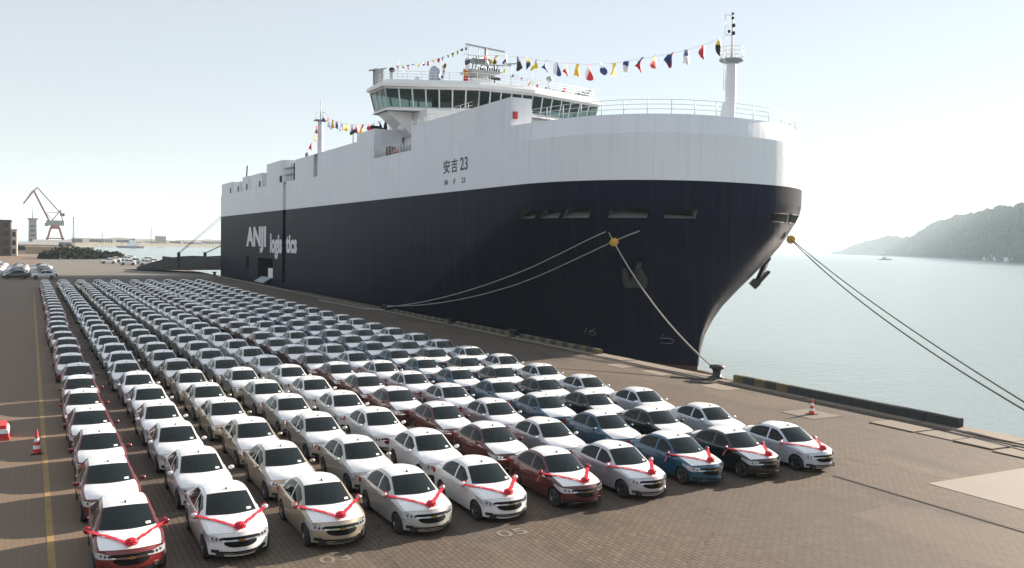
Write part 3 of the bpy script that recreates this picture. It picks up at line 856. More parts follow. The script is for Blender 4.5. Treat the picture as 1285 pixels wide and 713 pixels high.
for q in [((XC - .9, 61.95, 28.4), (XC - .9, 61.95, 30.2)), ((XC - .9, 61.95, 30.2), (XC, 61.95, 30.2)), ((XC - .9, 61.95, 28.4), (XC, 61.95, 28.4))]: mb.tube(q, .03, SWHITE, 5)
mb.tube([(XC - .4, 61.95, 29.2), (XC - .9, 61.95, 29.2)], .025, SWHITE, 5); mb.ball((XC - .5, 61.85, 28.7), (.14, .14, .16), DARK)
mb.build('mast_pole', mast)
mb = MB()
for x in (-.85, -1.1): mb.tube([(XC + x, 61.75, 23.2), (XC + x, 61.75, 27.4)], .025, SWHITE, 5)
for k in range(12): mb.tube([(XC - .85, 61.75, 23.4 + k*.33), (XC - 1.1, 61.75, 23.4 + k*.33)], .018, SWHITE, 4)
mb.build('ladder', mast)

# radar mast on the bridge roof
RX, RY = 55.6, 111.5
rm = bpy.data.objects.new('radar_mast', None); COL.objects.link(rm); rm.parent = bridge; rm.location = Vector((RX, RY, ZR0 - .1)) - wloc(bridge)
rm.scale.z = .68
mb = MB(); mb.box((RX - 1.5, RY - 1.2, ZR0 - .12), (RX + 1.5, RY + 1.2, 32.4), HWHITE); mb.build('mast_house', rm)
mb = MB()
for dx in (-1.0, .9):
    for dy in (-.7, .7): mb.tube([(RX + dx, RY + dy, 32.3), (RX + dx*.6, RY + dy*.6, 37.2)], .09, STEEL, 6)
for z in (33.4, 34.4, 35.4, 36.4): mb.beam((RX - 1, RY - .6, z), (RX + .9, RY + .6, z + .9), .07, .07, STEEL); mb.beam((RX + .9, RY - .6, z), (RX - 1, RY - .6, z + .5), .07, .07, STEEL)
mb.tube([(RX - 1.6, RY, 34), (RX - 1.6, RY, 39.3)], .06, STEEL, 6); mb.tube([(RX - .9, RY - 1.6, 36), (RX - .9, RY - 1.6, 38.3)], .05, STEEL, 6)
mb.tube([(RX - 2.4, RY, 37.3), (RX + 1.6, RY, 37.3)], .05, STEEL, 6)
mb.build('lattice', rm)
mb = MB()
mb.hexa([(RX - 1.4, RY - 1.4, 33.0), (RX + 1.2, RY - 1.4, 33.0), (RX + 1.2, RY + 1.4, 33.0), (RX - 1.4, RY + 1.4, 33.0), (RX - 2.2, RY - 2, 33.9), (RX + 2.9, RY - 2, 33.9), (RX + 2.9, RY + 2, 33.9), (RX - 2.2, RY + 2, 33.9)], GREYP)
mb.hexa([(RX - .8, RY - 1, 35.9), (RX + 1.2, RY - 1, 35.9), (RX + 1.2, RY + 1, 35.9), (RX - .8, RY + 1, 35.9), (RX - 1.6, RY - 1.4, 36.3), (RX + 2.4, RY - 1.4, 36.3), (RX + 2.4, RY + 1.4, 36.3), (RX - 1.6, RY + 1.4, 36.3)], GREYP)
mb.build('radar_platform', rm)
mb = MB(); mb.beam((RX - 2.6, RY - 1, 39.0), (RX + 3.9, RY - .2, 38.8), .22, .32, STEEL); mb.tube([(RX + .7, RY - .6, 36.3), (RX + .7, RY - .6, 38.9)], .2, STEEL, 8); mb.build('radar_scanner', rm)
mb = MB(); mb.beam((RX - .6, RY - 1.9, 34.95), (RX + 3.3, RY - 1.5, 35.5), .16, .25, STEEL); mb.tube([(RX + 1.6, RY - 1.7, 33.9), (RX + 1.6, RY - 1.7, 35.2)], .16, STEEL, 8); mb.build('radar_scanner', rm)
mb = MB()
for i in range(10): mb.box((RX - 1.2 + i*.36, RY - 2.1, 33.9), (RX - 1.05 + i*.36, RY - 1.95, 34.3 + .5*random.random()), DARK)
mb.build('lamp_cluster', rm)
# other roof gear
mb = MB(); mb.lathe([(.001, 30.9), (.75, 30.9), (.85, 31.6), (.8, 32.6), (.5, 33.2), (.001, 33.4)], mat('grey_radome', (.42, .45, .52), .5), 16, Matrix.Translation((49.3, 112.6, 0))); mb.build('satellite_dome', bridge)
MB().ball((46.9, 113.2, 31.3), (.35, .35, .5), SWHITE).build('small_dome', bridge)
def pole(x, y, z0, z1, r=.05): return MB().tube([(x, y, z0), (x, y, z1)], [r, r*.5], STEEL, 6)
for (x, y, z1) in ((44.3, 113.8, 35.2), (45.0, 113.6, 33.4), (59.2, 108.6, 34.6), (62.5, 108.4, 33.8), (71.5, 110.5, 33.6)):
    mb = pole(x, y, 30.8, z1, .07 if z1 in (34.6,) else .045)
    if z1 == 34.6:
        mb.beam((x - .6, y, z1 - .6), (x + .8, y, z1 - .4), .12, .12, DARK); mb.box((x - .5, y - .2, z1 - .9), (x - .1, y + .2, z1 - .5), STEEL)
    mb.build('whip_aerial', bridge)
mb = MB(); mb.box((42.3, 117.2, 30.9), (43.5, 118.2, 33.0), GREYP); mb.beam((41.6, 117.6, 32.7), (44, 117.6, 33.2), .9, .12, GREYP); mb.build('wing_shelter', bridge)
mb = MB(); mb.box((44.1, 116, 31), (44.4, 116.3, 32.6), STEEL); mb.ball((44.3, 116, 32.8), (.45, .4, .35), DARK); mb.build('search_lamp', bridge)
mb = MB(); mb.tube([(65.6, 108.8, 30.8), (65.6, 108.8, 32.6)], .12, STEEL, 8); mb.ball((65.6, 108.8, 32.7), (.55, .4, .4), STEEL); mb.build('camera_post', bridge)
mb = MB()
for k in range(5): mb.beam((71.2 + k*.5, 111.0, 30.9), (71.7 + k*.62, 111.0, 31.6 + k*.2), .08, .3, GREYP)
mb.build('wing_shelter', bridge)
mb = MB(); mb.tube([(56.2, 107.9, 30.9), (56.2, 107.9, 31.6)], .1, DARK, 6); mb.beam((55.4, 107.9, 31.7), (57, 107.9, 31.6), .5, .35, DARK); mb.build('horn', bridge)

# after mast in its slot, with cross trees
mb = MB(); mb.lathe([(.5, 19.6), (.48, 26), (.42, 29.0)], HWHITE, 12, Matrix.Translation((SIDE + .75, 144.9, 0)))
am = mb.build('after_mast', ship)
mb = MB(); mb.box((SIDE - .2, 144.2, 28.9), (SIDE + 1.7, 145.6, 29.1), GREYP)
mb.build('mast_platform', am)
mb = MB(); mb.tube([(SIDE + .75, 144.9, 29.0), (SIDE + .75, 144.9, 32.5)], [.1, .04], STEEL, 6)
for q in [((SIDE + .9, 144.2, 29.0), (SIDE + .9, 144.2, 30.3)), ((SIDE + .9, 144.2, 30.3), (SIDE + 1.6, 144.2, 30.3)), ((SIDE + 1.6, 144.2, 29), (SIDE + 1.6, 144.2, 30.3)), ((SIDE + .0, 144.9, 29), (SIDE + .0, 144.9, 30.4))]: mb.tube(q, .035, STEEL, 5)
mb.build('mast_top', am)
mb = MB(); mb.box((SIDE + 1.2, 118.4, TOP), (SIDE + 2.6, 119.6, TOP + 1.6), DARK); mb.tube([(SIDE + 1.8, 121, TOP), (SIDE + 1.8, 121, TOP + 1.8)], .1, DARK, 6); mb.beam((SIDE + 1, 121, TOP + 1.9), (SIDE + 2.6, 121, TOP + 1.9), .5, .5, DARK); mb.build('deck_fitting', ship)
mb = MB(); mb.tube([(SIDE + .8, 128, TOP), (SIDE + .8, 128, TOP + 1.9)], .06, DARK, 6); mb.beam((SIDE + .8, 127, TOP + 2), (SIDE + .8, 129.2, TOP + 1.8), .25, .4, DARK); mb.build('deck_lamp', ship)
mb = MB(); mb.tube([(SIDE + .8, 203, DECK), (SIDE + .8, 201.5, 25.5)], .15, DARK, 6); mb.beam((SIDE + .8, 204.2, DECK), (SIDE + .8, 204.2, 23), .5, .5, GREYP); mb.build('davit', ship)

# stern quarter ramp
rp = bpy.data.objects.new('stern_ramp', None); COL.objects.link(rp); rp.parent = ship; rp.location = Vector((49, 229, 2.4)) - wloc(ship)
P0, P1 = Vector((48.5, 228.2, 2.2)), Vector((29.5, 262, .35))
dv = (P1 - P0); ax = dv.normalized(); sd = Vector((ax.y, -ax.x, 0)).normalized()*4.2
mb = MB()
mb.hexa([P0 - sd - Vector((0,0,.9)), P0 + sd - Vector((0,0,.9)), P1 + sd - Vector((0,0,.3)), P1 - sd - Vector((0,0,.3)), P0 - sd, P0 + sd, P1 + sd, P1 - sd], BLACKST)
mb.build('ramp_deck', rp)
for s in (-1, 1):
    mb = MB(); n = 10
    for i in range(n):
        a = P0 + dv*(i/n) + sd*s; b = P0 + dv*((i+1)/n) + sd*s
        ha = .6 + 2.5*math.sin(math.pi*min(1, (i/n)*.9 + .1)); hb = .6 + 2.5*math.sin(math.pi*min(1, ((i+1)/n)*.9 + .1))
        w = sd.normalized()*.25
        mb.hexa([a - w, a + w, b + w, b - w, a - w + Vector((0,0,ha)), a + w + Vector((0,0,ha)), b + w + Vector((0,0,hb)), b - w + Vector((0,0,hb))], BLACKST)
    a = P0 + dv*.55 + sd*s
    mb.beam(a, a + Vector((0, 0, 4.2)), .7, .9, BLACKST); mb.beam(a + Vector((0,0,2.2)), a + dv*.16 + Vector((0,0,2.8)), .9, .9, BLACKST)
    mb.build('ramp_girder', rp)
    for k in (0, .9):
        MB().tube([a + Vector((k*.4, 0, 4)), Vector((45 + k if s < 0 else 62 + k, 228.0, 17.5))], .07, BLACKST, 5).build('hoist_wire', rp)
fl = sd.normalized()
for k in range(6):
    a = P1 - sd + sd*2*(k + .5)/6
    mb = MB(); b = a + ax*6.5; b.z = .06
    w = fl*.62
    mb.hexa([a - w - Vector((0,0,.3)), a + w - Vector((0,0,.3)), b + w, b - w, a - w, a + w, b + w + Vector((0,0,.05)), b - w + Vector((0,0,.05))], BLACKST)
    mb.build('ramp_flap', rp)
# side ramp folded at the open side door
mb = MB(); mb.hexa([(40.4, 175, .35), (41.95, 175, 1.2), (41.95, 183, 1.2), (40.4, 183, .35), (40.4, 175, .5), (41.95, 175, 1.4), (41.95, 183, 1.4), (40.4, 183, .5)], GREYP)
mb.build('side_ramp', ship)
mb = MB(); mb.box((SIDE + .5, 175.5, 1.25), (SIDE + 3, 180, 3.2), SWHITE); mb.build('door_machinery', ship)

# ------------------------------------------------------------------ mooring lines
def rope(pts, r, m, label, name='mooring_rope', guard=None):
    mb = MB()
    t = mb.tube(pts, r, m, 8).build(name)
    tag(t, label, 'rope', 'mooring ropes of the ship')
    if guard:
        i = guard; p, q = Vector(pts[i]), Vector(pts[i+1]); d = (q - p).normalized()
        M = Matrix.Translation(p) @ d.to_track_quat('Z', 'Y').to_matrix().to_4x4()
        MB().lathe([(.06, -.03), (.42, -.05), (.42, .05), (.06, .03)], RATY, 18, M).build('rat_guard', t)
    return t
def clear_of_hull(pts, gap=.14):
    out = []
    for p in pts:
        p = Vector(p); z = max(p.z, -5.5)
        if p.y < f_sh(z):
            hx = XC - hull_half(max(0, (p.y - f_stem(z))/(f_sh(z) - f_stem(z))), z)
        else: hx = SIDE
        p.x = min(p.x, hx - gap); out.append(p)
    return out
h1 = hull_pt(.275, 10.0, -1, .05); h2 = hull_pt(.171, 10.15, -1, .05); h1b = hull_pt(.285, 10.05, -1, .05)
bolt = (39.9, 43.9, .55)
rope(cat_pts(h1, bolt, 1.1, 30), .055, ROPE, 'taut pale mooring rope from bow to the large sunlit bollard', guard=2)
rope(clear_of_hull(cat_pts(h1b, (39.9, 105.3, .5), 1.3, 40)), .05, ROPE, 'slack rope running aft along the bow, upper of two breast lines')
rope(clear_of_hull(cat_pts(h2, (39.9, 105.8, .6), 1.9, 40)), .05, ROPE, 'slack rope running aft along the bow, lower and longer breast line')
hp = hull_pt(.12, 10.05, 1, .05); hp2 = hull_pt(.16, 10.1, 1, .05)
st = hull_pt(.012, 10.1, -1, .05)
rope(cat_pts(hp, (39.9, 21.2, .6), 1.0, 40), .05, ROPED, 'dark head rope from bow to lower right, lower of the pair', guard=1)
rope(cat_pts(hp2, (39.75, 20.8, .75), .6, 40), .045, ROPED, 'dark head rope from bow to lower right, upper of the pair')
rope([(37.5, 127, .05), (37.7, 121, .05), (38.1, 114, .05), (38.0, 109, .05), (39.4, 105.6, .12)], .06, ROPE, 'pale rope lying on the quay in the ship shadow', name='loose_rope')
rope([(37.0, 43.2, .05), (38.0, 42.4, .05), (39.0, 42.9, .05), (39.5, 43.6, .07), (38.4, 44.2, .05), (37.3, 45.5, .05)], .05, ROPED, 'dark rope end lying beside the large sunlit bollard', name='loose_rope')
# fenders between ship and quay
for i, yy in enumerate((116, 134, 152, 170, 193, 214)):
    t = thing('fender', (41.2, yy, -2.5), 'black rubber fender squeezed between hull and quay, %s from the bow' % ordinal(i), 'fender', 'fenders between ship and quay')
    MB().tube([(41.2, yy - 1.1, -.7), (41.2, yy + 1.1, -.7)], .74, RUBBER, 14).build('roller', t)
    MB().beam((41.2, yy, -.1), (40.3, yy, .12), .1, .1, BLACKST).build('chain', t)

# ------------------------------------------------------------------ signal flags
FC = {k: mat('flag_' + k, c, .7) for k, c in dict(red=(.60, .02, .04), yellow=(.80, .58, .03), blue=(.02, .05, .20), white=(.80, .80, .80), black=(.02, .02, .025), orange=(.75, .16, .02)).items()}
PAT = [('yellow', 'black'), ('red', 'white'), ('blue', 'white'), ('red', 'blue'), ('yellow', 'red'), ('blue', 'red'), ('blue', 'white'), ('yellow', 'yellow'),
       ('white', 'blue'), ('red', 'white'), ('orange', 'yellow'), ('red', 'red'), ('blue', 'white'), ('blue', 'blue'), ('black', 'yellow'), ('yellow', 'blue'), ('blue', 'black'), ('white', 'blue')]
def flag_mesh(c1, c2, w, h, shape, rnd):
    """a swallow-tailed, triangular or square signal flag hanging limp, folded by the wind"""
    mb = MB(); n, k = 6, 5
    tw = rnd.uniform(-.9, .9); fold = rnd.uniform(.25, .7); G = []
    for i in range(n + 1):
        row = []
        for j in range(k + 1):
            s, t = i/n, j/k
            ww = w*(1 - (t*.75 if shape == 1 else 0))
            x = (s - .5)*ww*(1 - fold*t*.6)
            yv = .22*w*math.sin(s*5.0 + t*2 + tw*3)*(.4 + t)
            z = -h*t*(1 - (.35*abs(2*s - 1) if shape == 2 else 0)) - .12*h*t*math.sin(s*6)
            a = tw*t
            row.append((x*math.cos(a) - yv*math.sin(a), x*math.sin(a) + yv*math.cos(a), z))
        G.append(row)
    half = n//2
    mode = rnd.random()
    if mode < .5:
        mb.quadgrid(G[:half + 1], FC[c1], True); mb.quadgrid(G[half:], FC[c2], True)
    else:
        mb.quadgrid([r[:3] for r in G], FC[c1], True); mb.quadgrid([r[2:] for r in G], FC[c2], True)
    return mb
rnd = random.Random(3)
def flag_line(pts, n, size, label, dirv, lo=0, name='signal_flag_line', seq=None):
    pts = [Vector(p) for p in pts]
    t = thing(name, pts[0], label, 'flags', 'strings of signal flags')
    MB().tube(pts, .015, STEEL, 4).build('line', t)
    L = [0]
    for i in range(len(pts)-1): L.append(L[-1] + (pts[i+1]-pts[i]).length)
    l0 = wloc(t)
    for k in range(n):
        d = L[-1]*(k + .6)/(n + .2) if seq is None else L[-1]*seq[k]
        i = max(j for j in range(len(pts)-1) if L[j] <= d + 1e-6); p = pts[i].lerp(pts[i+1], (d - L[i])/(L[i+1]-L[i]))
        c1, c2 = PAT[(k + lo) % len(PAT)]
        me = flag_mesh(c1, c2, size*rnd.uniform(.8, 1.1), size*rnd.uniform(1.0, 1.4), rnd.choice((0, 0, 1, 2)), rnd).mesh('flag')
        o = inst(me, 'flag', t, p - l0); o.rotation_euler = (rnd.uniform(-.35, .35), rnd.uniform(-.2, .2), dirv + rnd.uniform(-.5, .5))
    return t
main = [(56.5, 61.9, 28.4), (57, 65.6, 28.25), (57, 69.5, 28.3), (57, 74.2, 28.6), (57, 80.4, 29.1), (57, 85.5, 29.8), (57, 92.1, 31.1), (57, 97.8, 32.5), (57, 102, 33.6), (56.2, 108, 34.8), (55.6, 111.4, 35.3)]
flag_line(main, 20, 1.2, 'long string of large signal flags from foremast to radar mast', R(60), 0)
flag_line(cat_pts((44.3, 115, 33.2), (54.0, 111.5, 36.6), .7, 10), 15, .42, 'string of tiny signal flags from starboard bridge wing to mast top', R(10), 3)
flag_line(cat_pts((56.0, 110.8, 35.2), (72.5, 110.4, 31.6), 1.2, 10), 12, .45, 'sagging string of small signal flags from mast down to port wing', R(10), 5)
flag_line(cat_pts((SIDE + .8, 144.6, 30.0), (SIDE + 2.6, 117.6, 26.3), 1.3, 12), 13, 1.05, 'string of signal flags from the after mast forward to the bridge', R(70), 2)
flag_line(cat_pts((SIDE + .6, 145.2, 29.0), (SIDE + .6, 160.5, 21.6), 1.4, 10), 8, .95, 'short string of signal flags from after mast down to deck', R(70), 9)
flag_line([(53.4, 111.0, 35.2), (53.2, 110.9, 31.8)], 4, .85, 'vertical hoist of signal flags beside the radar mast', R(20), 8)
flag_line([(50.4, 111.6, 34.2), (50.0, 111.8, 31.4)], 3, .7, 'short hoist of red and yellow flags right of the dome', R(20), 0)
flag_line([(69.2, 110.2, 33.0), (69.2, 110.2, 31.0)], 1, 1.3, 'single red flag hanging above the port bridge wing', R(20), 11)

# ================================================================== CARS
W_ = pchip([.45, .6, .9, 1.4, 2.2, 3.0, 3.5, 3.8, 4.02], [.790, .828, .86, .8675, .8675, .8675, .86, .842, .810])
ZS_ = pchip([.45, .6, .9, 1.38, 2.0, 3.0, 3.7, 4.02], [.715, .765, .845, .905, .925, .96, .985, .95])
YC_ = lin([.45, .60, .95, 1.38, 2.0, 3.05, 3.7, 4.02], [.14, .32, .70, 1.12, 1.90, 3.10, 3.84, 4.27])
HT_ = lin([.14, .22, .32, .50, .70, .95, 1.12, 1.30, 1.5, 1.7, 1.90, 2.05, 2.25, 2.5, 2.8, 3.10, 3.3, 3.55, 3.84, 4.0, 4.27],
          [.785, .835, .870, .912, .945, .980, 1.00, 1.11, 1.225, 1.335, 1.425, 1.462, 1.49, 1.50, 1.492, 1.465, 1.395, 1.265, 1.105, 1.095, 1.06])
ZRL = lin([.45, .6, .95, 1.38, 1.50, 1.62, 1.8, 2.0, 2.2, 2.5, 2.8, 3.05, 3.25, 3.45, 3.7, 4.02],
          [.735, .80, .888, .965, 1.045, 1.125, 1.245, 1.365, 1.408, 1.43, 1.415, 1.38, 1.30, 1.195, 1.055, 1.00])
XRL = lin([.45, .6, .95, 1.38, 2.0, 2.5, 3.05, 3.7, 4.02], [.735, .765, .775, .735, .600, .585, .570, .655, .66])
Ys = sorted(set([.45, .46, .48, .52, .56, .60, .66, .74, .83, .92, 1.0, 1.08, 1.14, 1.18, 1.195, 1.21, 1.30, 1.38, 1.46, 1.54, 1.62, 1.70, 1.80, 1.90, 2.0, 2.08, 2.2, 2.3, 2.36, 2.44, 2.55,
                 2.7, 2.85, 3.0, 3.015, 3.03, 3.05, 3.07, 3.13, 3.22, 3.3, 3.38, 3.42, 3.52, 3.62, 3.69, 3.7, 3.73, 3.745, 3.76, 3.85, 3.95, 4.02]))
WC = (.83, 3.38); RA = .365
def zbot(y):
    z = .205
    for c in WC:
        if abs(y - c) < RA: z = max(z, .30 + math.sqrt(max(RA*RA - (y - c)**2, 0))*.98 if abs(y-c) < RA else z)
    return z
PROF = lin([.18, .25, .40, .58, .70, .80, .90, 1.0], [.955, .972, .992, 1.0, .992, .985, .972, .96])
QS = [0, .14, .32, .5, .68, .86, 1.0]
def half_section(y):
    w, zs, zb = W_(y), ZS_(y), zbot(y); P = []
    for q in QS:
        z = zb + (zs - zb)*q; x = w*PROF(z)
        if 0.68 <= q <= .86: x -= .004
        P.append((x, y, z))
    xr, zr = XRL(y), ZRL(y)
    b = (w*PROF(zs) - .022, y, zs + min(.03, max(.004, (zr - zs)*.3)))
    for t in (0, .5, .88, 1.0):
        bulge = .018*math.sin(math.pi*t)
        P.append((b[0] + (xr - b[0])*t + bulge, y, b[2] + (zr - b[2])*t))
    yc, ht = YC_(y), HT_(YC_(y))
    xi = xr - (.05 if 1.38 <= y <= 3.7 else .025); zi = zr + (.018 if 1.38 <= y <= 3.7 else .008)
    zi = min(zi, ht - .004)
    for fx in (1, .85, .66, .44, .22, 0):
        P.append((xi*fx, yc + (y - yc)*fx**2, zi + (ht - zi)*(1 - fx**2.2)))
    return P
NR = 17
SEC = [half_section(y) for y in Ys]
FULL = [[(-x, y, z) for x, y, z in s] + [(x, y, z) for x, y, z in s[-2::-1]] for s in SEC]      # left bottom over the top to right bottom
NF = len(FULL[0])
def krow(j): return min(j, NF - 2 - j)               # half-row index of a face column
def region(i, j):
    k = krow(j); a, b = Ys[i], Ys[i+1]; left = j < NR - 1
    if k >= 11:
        if .46 <= a and b <= 1.38: return 'hood_film'
        if 1.38 <= a and b <= 2.0: return 'windshield'
        if 2.0 <= a and b <= 3.05: return 'roof_film'
        if 3.05 <= a and b <= 3.7: return 'rear_window'
        if 3.7 <= a and b <= 3.95: return 'trunk_film'
    if 7 <= k <= 8:
        if 1.62 <= a and b <= 2.36: return 'front_window_' + ('l' if left else 'r')
        if 2.44 <= a and b <= 3.42: return 'rear_window_' + ('l' if left else 'r')
    return 'body'
def car_part(reg, m):
    mb = MB(); used = {}
    for i in range(len(Ys)-1):
        for j in range(NF-1):
            if region(i, j) != reg: continue
            q = []
            for (a, b) in ((i, j), (i, j+1), (i+1, j+1), (i+1, j)):
                if (a, b) not in used:
                    used[(a, b)] = len(mb.v); mb.v.append(FULL[a][b])
                q.append(used[(a, b)])
            mb.f.append(tuple(q)); mb.m.append(m); mb.s.append(True)
    return mb
# front and rear fascia
YTOP = lambda x: .14 + (.45 - .14)*min(1, abs(x)/.735)**2.3
BUL_F = pchip([.17, .24, .33, .45, .58, .68, .74, .80], [.05, .10, .125, .13, .11, .075, .045, 0.0])
def fas_y(x, z, xm=.79): return YTOP(x) - BUL_F(z)*max(0, 1 - (abs(x)/xm)**2.2)
def fascia(m):
    S = SEC[0]; mb = MB(); G = []
    top = FULL[0][6:NF-6]
    for q in range(7):
        row = []; xs_ = S[q][0]; zq = S[q][2] ; f = QS[q]
        for p in top:
            x = p[0]*xs_/S[6][0]; zt = p[2]; zlo = .165 + .04*(abs(p[0])/.79)**3
            z = zlo + (zt - zlo)*f
            e = abs(p[0])/S[6][0]
            yv = p[1] - BUL_F(z)*max(0, 1 - e**2.2)
            if e > .999: yv = .45; z = zq; 
            row.append((x, yv, z))
        G.append(row)
    return mb.quadgrid(G, m, True)
def rear_fascia(m):
    S = SEC[-1]; mb = MB(); G = []
    top = FULL[-1][6:NF-6]
    for q in range(7):
        row = []
        for p in top:
            e = abs(p[0])/S[6][0]; f = QS[q]; z = .25 + (p[2] - .25)*f
            yv = p[1] + .10*math.sin(math.pi*min(1, (1 - f)*1.1))*max(0, 1 - e**2.2)
            if e > .999: yv = 4.02; z = S[q][2]
            row.append((p[0]*S[q][0]/S[6][0], yv, z))
        G.append(row)
    return mb.quadgrid(G, m, True, flip=True)
def patch(x0, x1, zlo, zhi, m, off=.012, n=14, k=3):
    """a thin raised piece lying on the front fascia"""
    mb = MB(); G = []
    for a in range(n+1):
        x = x0 + (x1-x0)*a/n; lo, hi = zlo(x), zhi(x)
        G.append([(x, fas_y(x, lo + (hi-lo)*b/k) - off, lo + (hi-lo)*b/k) for b in range(k+1)])
    mb.quadgrid(G, m, True)
    edge = [g[0] for g in G] + G[-1][1:] + [g[-1] for g in G[::-1]][1:] + G[0][::-1][1:]
    mb.quadgrid([edge, [(x, y+off*2.2, z) for x, y, z in edge]], m, False)
    return mb
def headlight(s):
    """swept-back lamp wrapping round the corner"""
    mb = MB(); G = []; n = 16
    for a in range(n+1):
        t = a/n
        if t < .62:
            q = t/.62
            x = .37 + (.735-.37)*q; lo = .595 - .060*q; hi = .640 + .075*q**.7
            row = [(s*x, fas_y(x, lo + (hi-lo)*b/3) - .016, lo + (hi-lo)*b/3) for b in range(4)]
        else:
            r_ = (t-.62)/.38; y_ = .40 + .40*r_; lo = .545 + .17*r_; hi = .718 + .070*r_
            lo = min(lo, hi - .008)
            row = []
            for b in range(4):
                z = lo + (hi-lo)*b/3; ww = W_(max(.45, y_))*PROF(z) + .012
                if y_ < .48: ww = .735 + (ww - .735)*min(1, max(0, (y_ - .38)/.09))
                row.append((s*ww, y_, z))
        G.append(row)
    mb.quadgrid(G, LAMP, True)
    for (tx, rad) in ((.50, .030), (.59, .044), (.68, .040)):
        z = .604 + .030*(tx-.40)/.3; y_ = fas_y(tx, z) - .022
        mb.ball((s*tx, y_, z + .012), (rad, .012, rad), LAMPD, 10, 4)
    return mb
grille_main = patch(-.42, .42, lambda x: .435 + .075*(abs(x)/.42)**4, lambda x: .580 - .02*(abs(x)/.42)**6, GRIL, .024)
grille_top = patch(-.54, .54, lambda x: .640 - .02*(abs(x)/.54)**2, lambda x: .695 - .035*(abs(x)/.54)**3, GRIL, .042)
lower_grille = patch(-.50, .50, lambda x: .225 + .02*(abs(x)/.5)**2, lambda x: .315, GRIL, .016)
lower_grille.add(patch(-.49, .49, lambda x: .262, lambda x: .282, CHROME, .026, k=1))
badge = MB()
for a, b in (((-.085, .603), (.085, .635)), ((-.035, .586), (.035, .652))):
    badge.box((a[0], fas_y(0, .61) - .062, a[1]), (b[0], fas_y(0, .61) - .012, b[1]), GOLD)
def fog(s):
    mb = patch(.54, .71, lambda x: .265 + .03*abs(x-.6), lambda x: .350 - .02*abs(x-.6), TRIM, .012, 6, 2)
    if s < 0: mb.v = [(-x, y, z) for x, y, z in mb.v]
    return mb
def mirror(s, m):
    mb = MB()
    mb.ball((s*.955, 1.52, .985), (.10, .065, .072), m, 12, 7)
    mb.beam((s*.86, 1.54, .945), (s*.94, 1.53, .95), .05, .04, TRIM)
    return mb
def wheel_mb(s):
    M = Matrix.Rotation(R(90)*s, 4, 'Y')
    ty = MB().lathe([(.20, -.095), (.27, -.098), (.298, -.075), (.303, 0), (.298, .075), (.27, .098), (.20, .095)], TYRE, 26, M)
    ty.lathe([(.001, -.06), (.21, -.06)], TRIM, 20, M)
    rim = MB().lathe([(.205, .097), (.205, .06), (.19, .05)], ALLOY, 24, M)
    for k in range(5):
        a = 2*math.pi*k/5
        for da in (-.13, .13):
            p = M @ Vector((.03*math.cos(a), .03*math.sin(a), .075)); q = M @ Vector((.195*math.cos(a+da), .195*math.sin(a+da), .075))
            rim.beam(p, q, .03, .035, ALLOY)
    rim.lathe([(.001, .085), (.045, .085), (.05, .06)], ALLOY, 12, M)
    return ty, rim
WPOS = [(s, s*.765, c) for s in (-1, 1) for c in WC]
inner = MB()
inner.box((-.60, .20, .17), (.60, 4.1, .30), TRIM); inner.box((-.78, 1.22, .20), (.78, 2.98, .30), TRIM)
for x in (-1, 1):
    for c in WC: inner.box((x*.60 - .02, c - .36, .2), (x*.60 + .02, c + .36, .7), TRIM)
inner.box((-.78, .5, .35), (.78, 1.25, .70), TRIM); inner.box((-.70, 3.0, .3), (.70, 3.95, .85), TRIM)
inner.box((-.74, 1.28, .55), (.74, 1.58, .90), TRIM)
interior = MB()
for x in (-.36, .36):
    interior.box((x - .24, 1.95, .30), (x + .24, 2.45, .58), SEATM)
    interior.hexa([(x - .24, 2.32, .55), (x + .24, 2.32, .55), (x + .24, 2.46, .55), (x - .24, 2.46, .55), (x - .20, 2.46, 1.05), (x + .20, 2.46, 1.05), (x + .20, 2.58, 1.05), (x - .20, 2.58, 1.05)], SEATM)
    interior.box((x - .12, 2.48, 1.06), (x + .12, 2.57, 1.22), SEATM)
interior.box((-.62, 2.8, .30), (.62, 3.2, .58), SEATM); interior.hexa([(-.62, 3.08, .55), (.62, 3.08, .55), (.62, 3.25, .55), (-.62, 3.25, .55), (-.58, 3.2, 1.02), (.58, 3.2, 1.02), (.58, 3.33, 1.02), (-.58, 3.33, 1.02)], SEATM)
interior.tube([(-.36 + .17*math.cos(a), 1.78 + .05*math.sin(a), .92 + .16*math.sin(a)) for a in [k*math.pi/6 for k in range(12)]], .016, TRIM, 5, closed=True)
handles = []
for s in (-1, 1):
    for yh in (2.22, 3.18):
        handles.append((s, yh))
def handle_mb(s, yh, m):
    x = s*(W_(yh)*PROF(.80)); return MB().box((min(x - .004, x + s*.022), yh - .09, .80), (max(x + .004, x + s*.022), yh + .09, .83), m)
antenna = MB(); antenna.hexa([(-.02, 2.02, 1.455), (.02, 2.02, 1.455), (.025, 2.12, 1.47), (-.025, 2.12, 1.47), (-.008, 2.08, 1.515), (.008, 2.08, 1.515), (.008, 2.11, 1.515), (-.008, 2.11, 1.515)], TRIM)
def _ws(y, k): p = half_section(y)[k]; return (p[0], p[1] - .012, p[2] + .012)
sheet = MB().poly([_ws(1.43, 12), _ws(1.43, 13), _ws(1.49, 13), _ws(1.49, 12)], PAPER)
tails = []
for s in (-1, 1):
    t_ = MB(); t_.box((min(s*.50, s*.80), 3.98, .74), (max(s*.50, s*.80), 4.20, .90), TAIL); tails.append(t_)

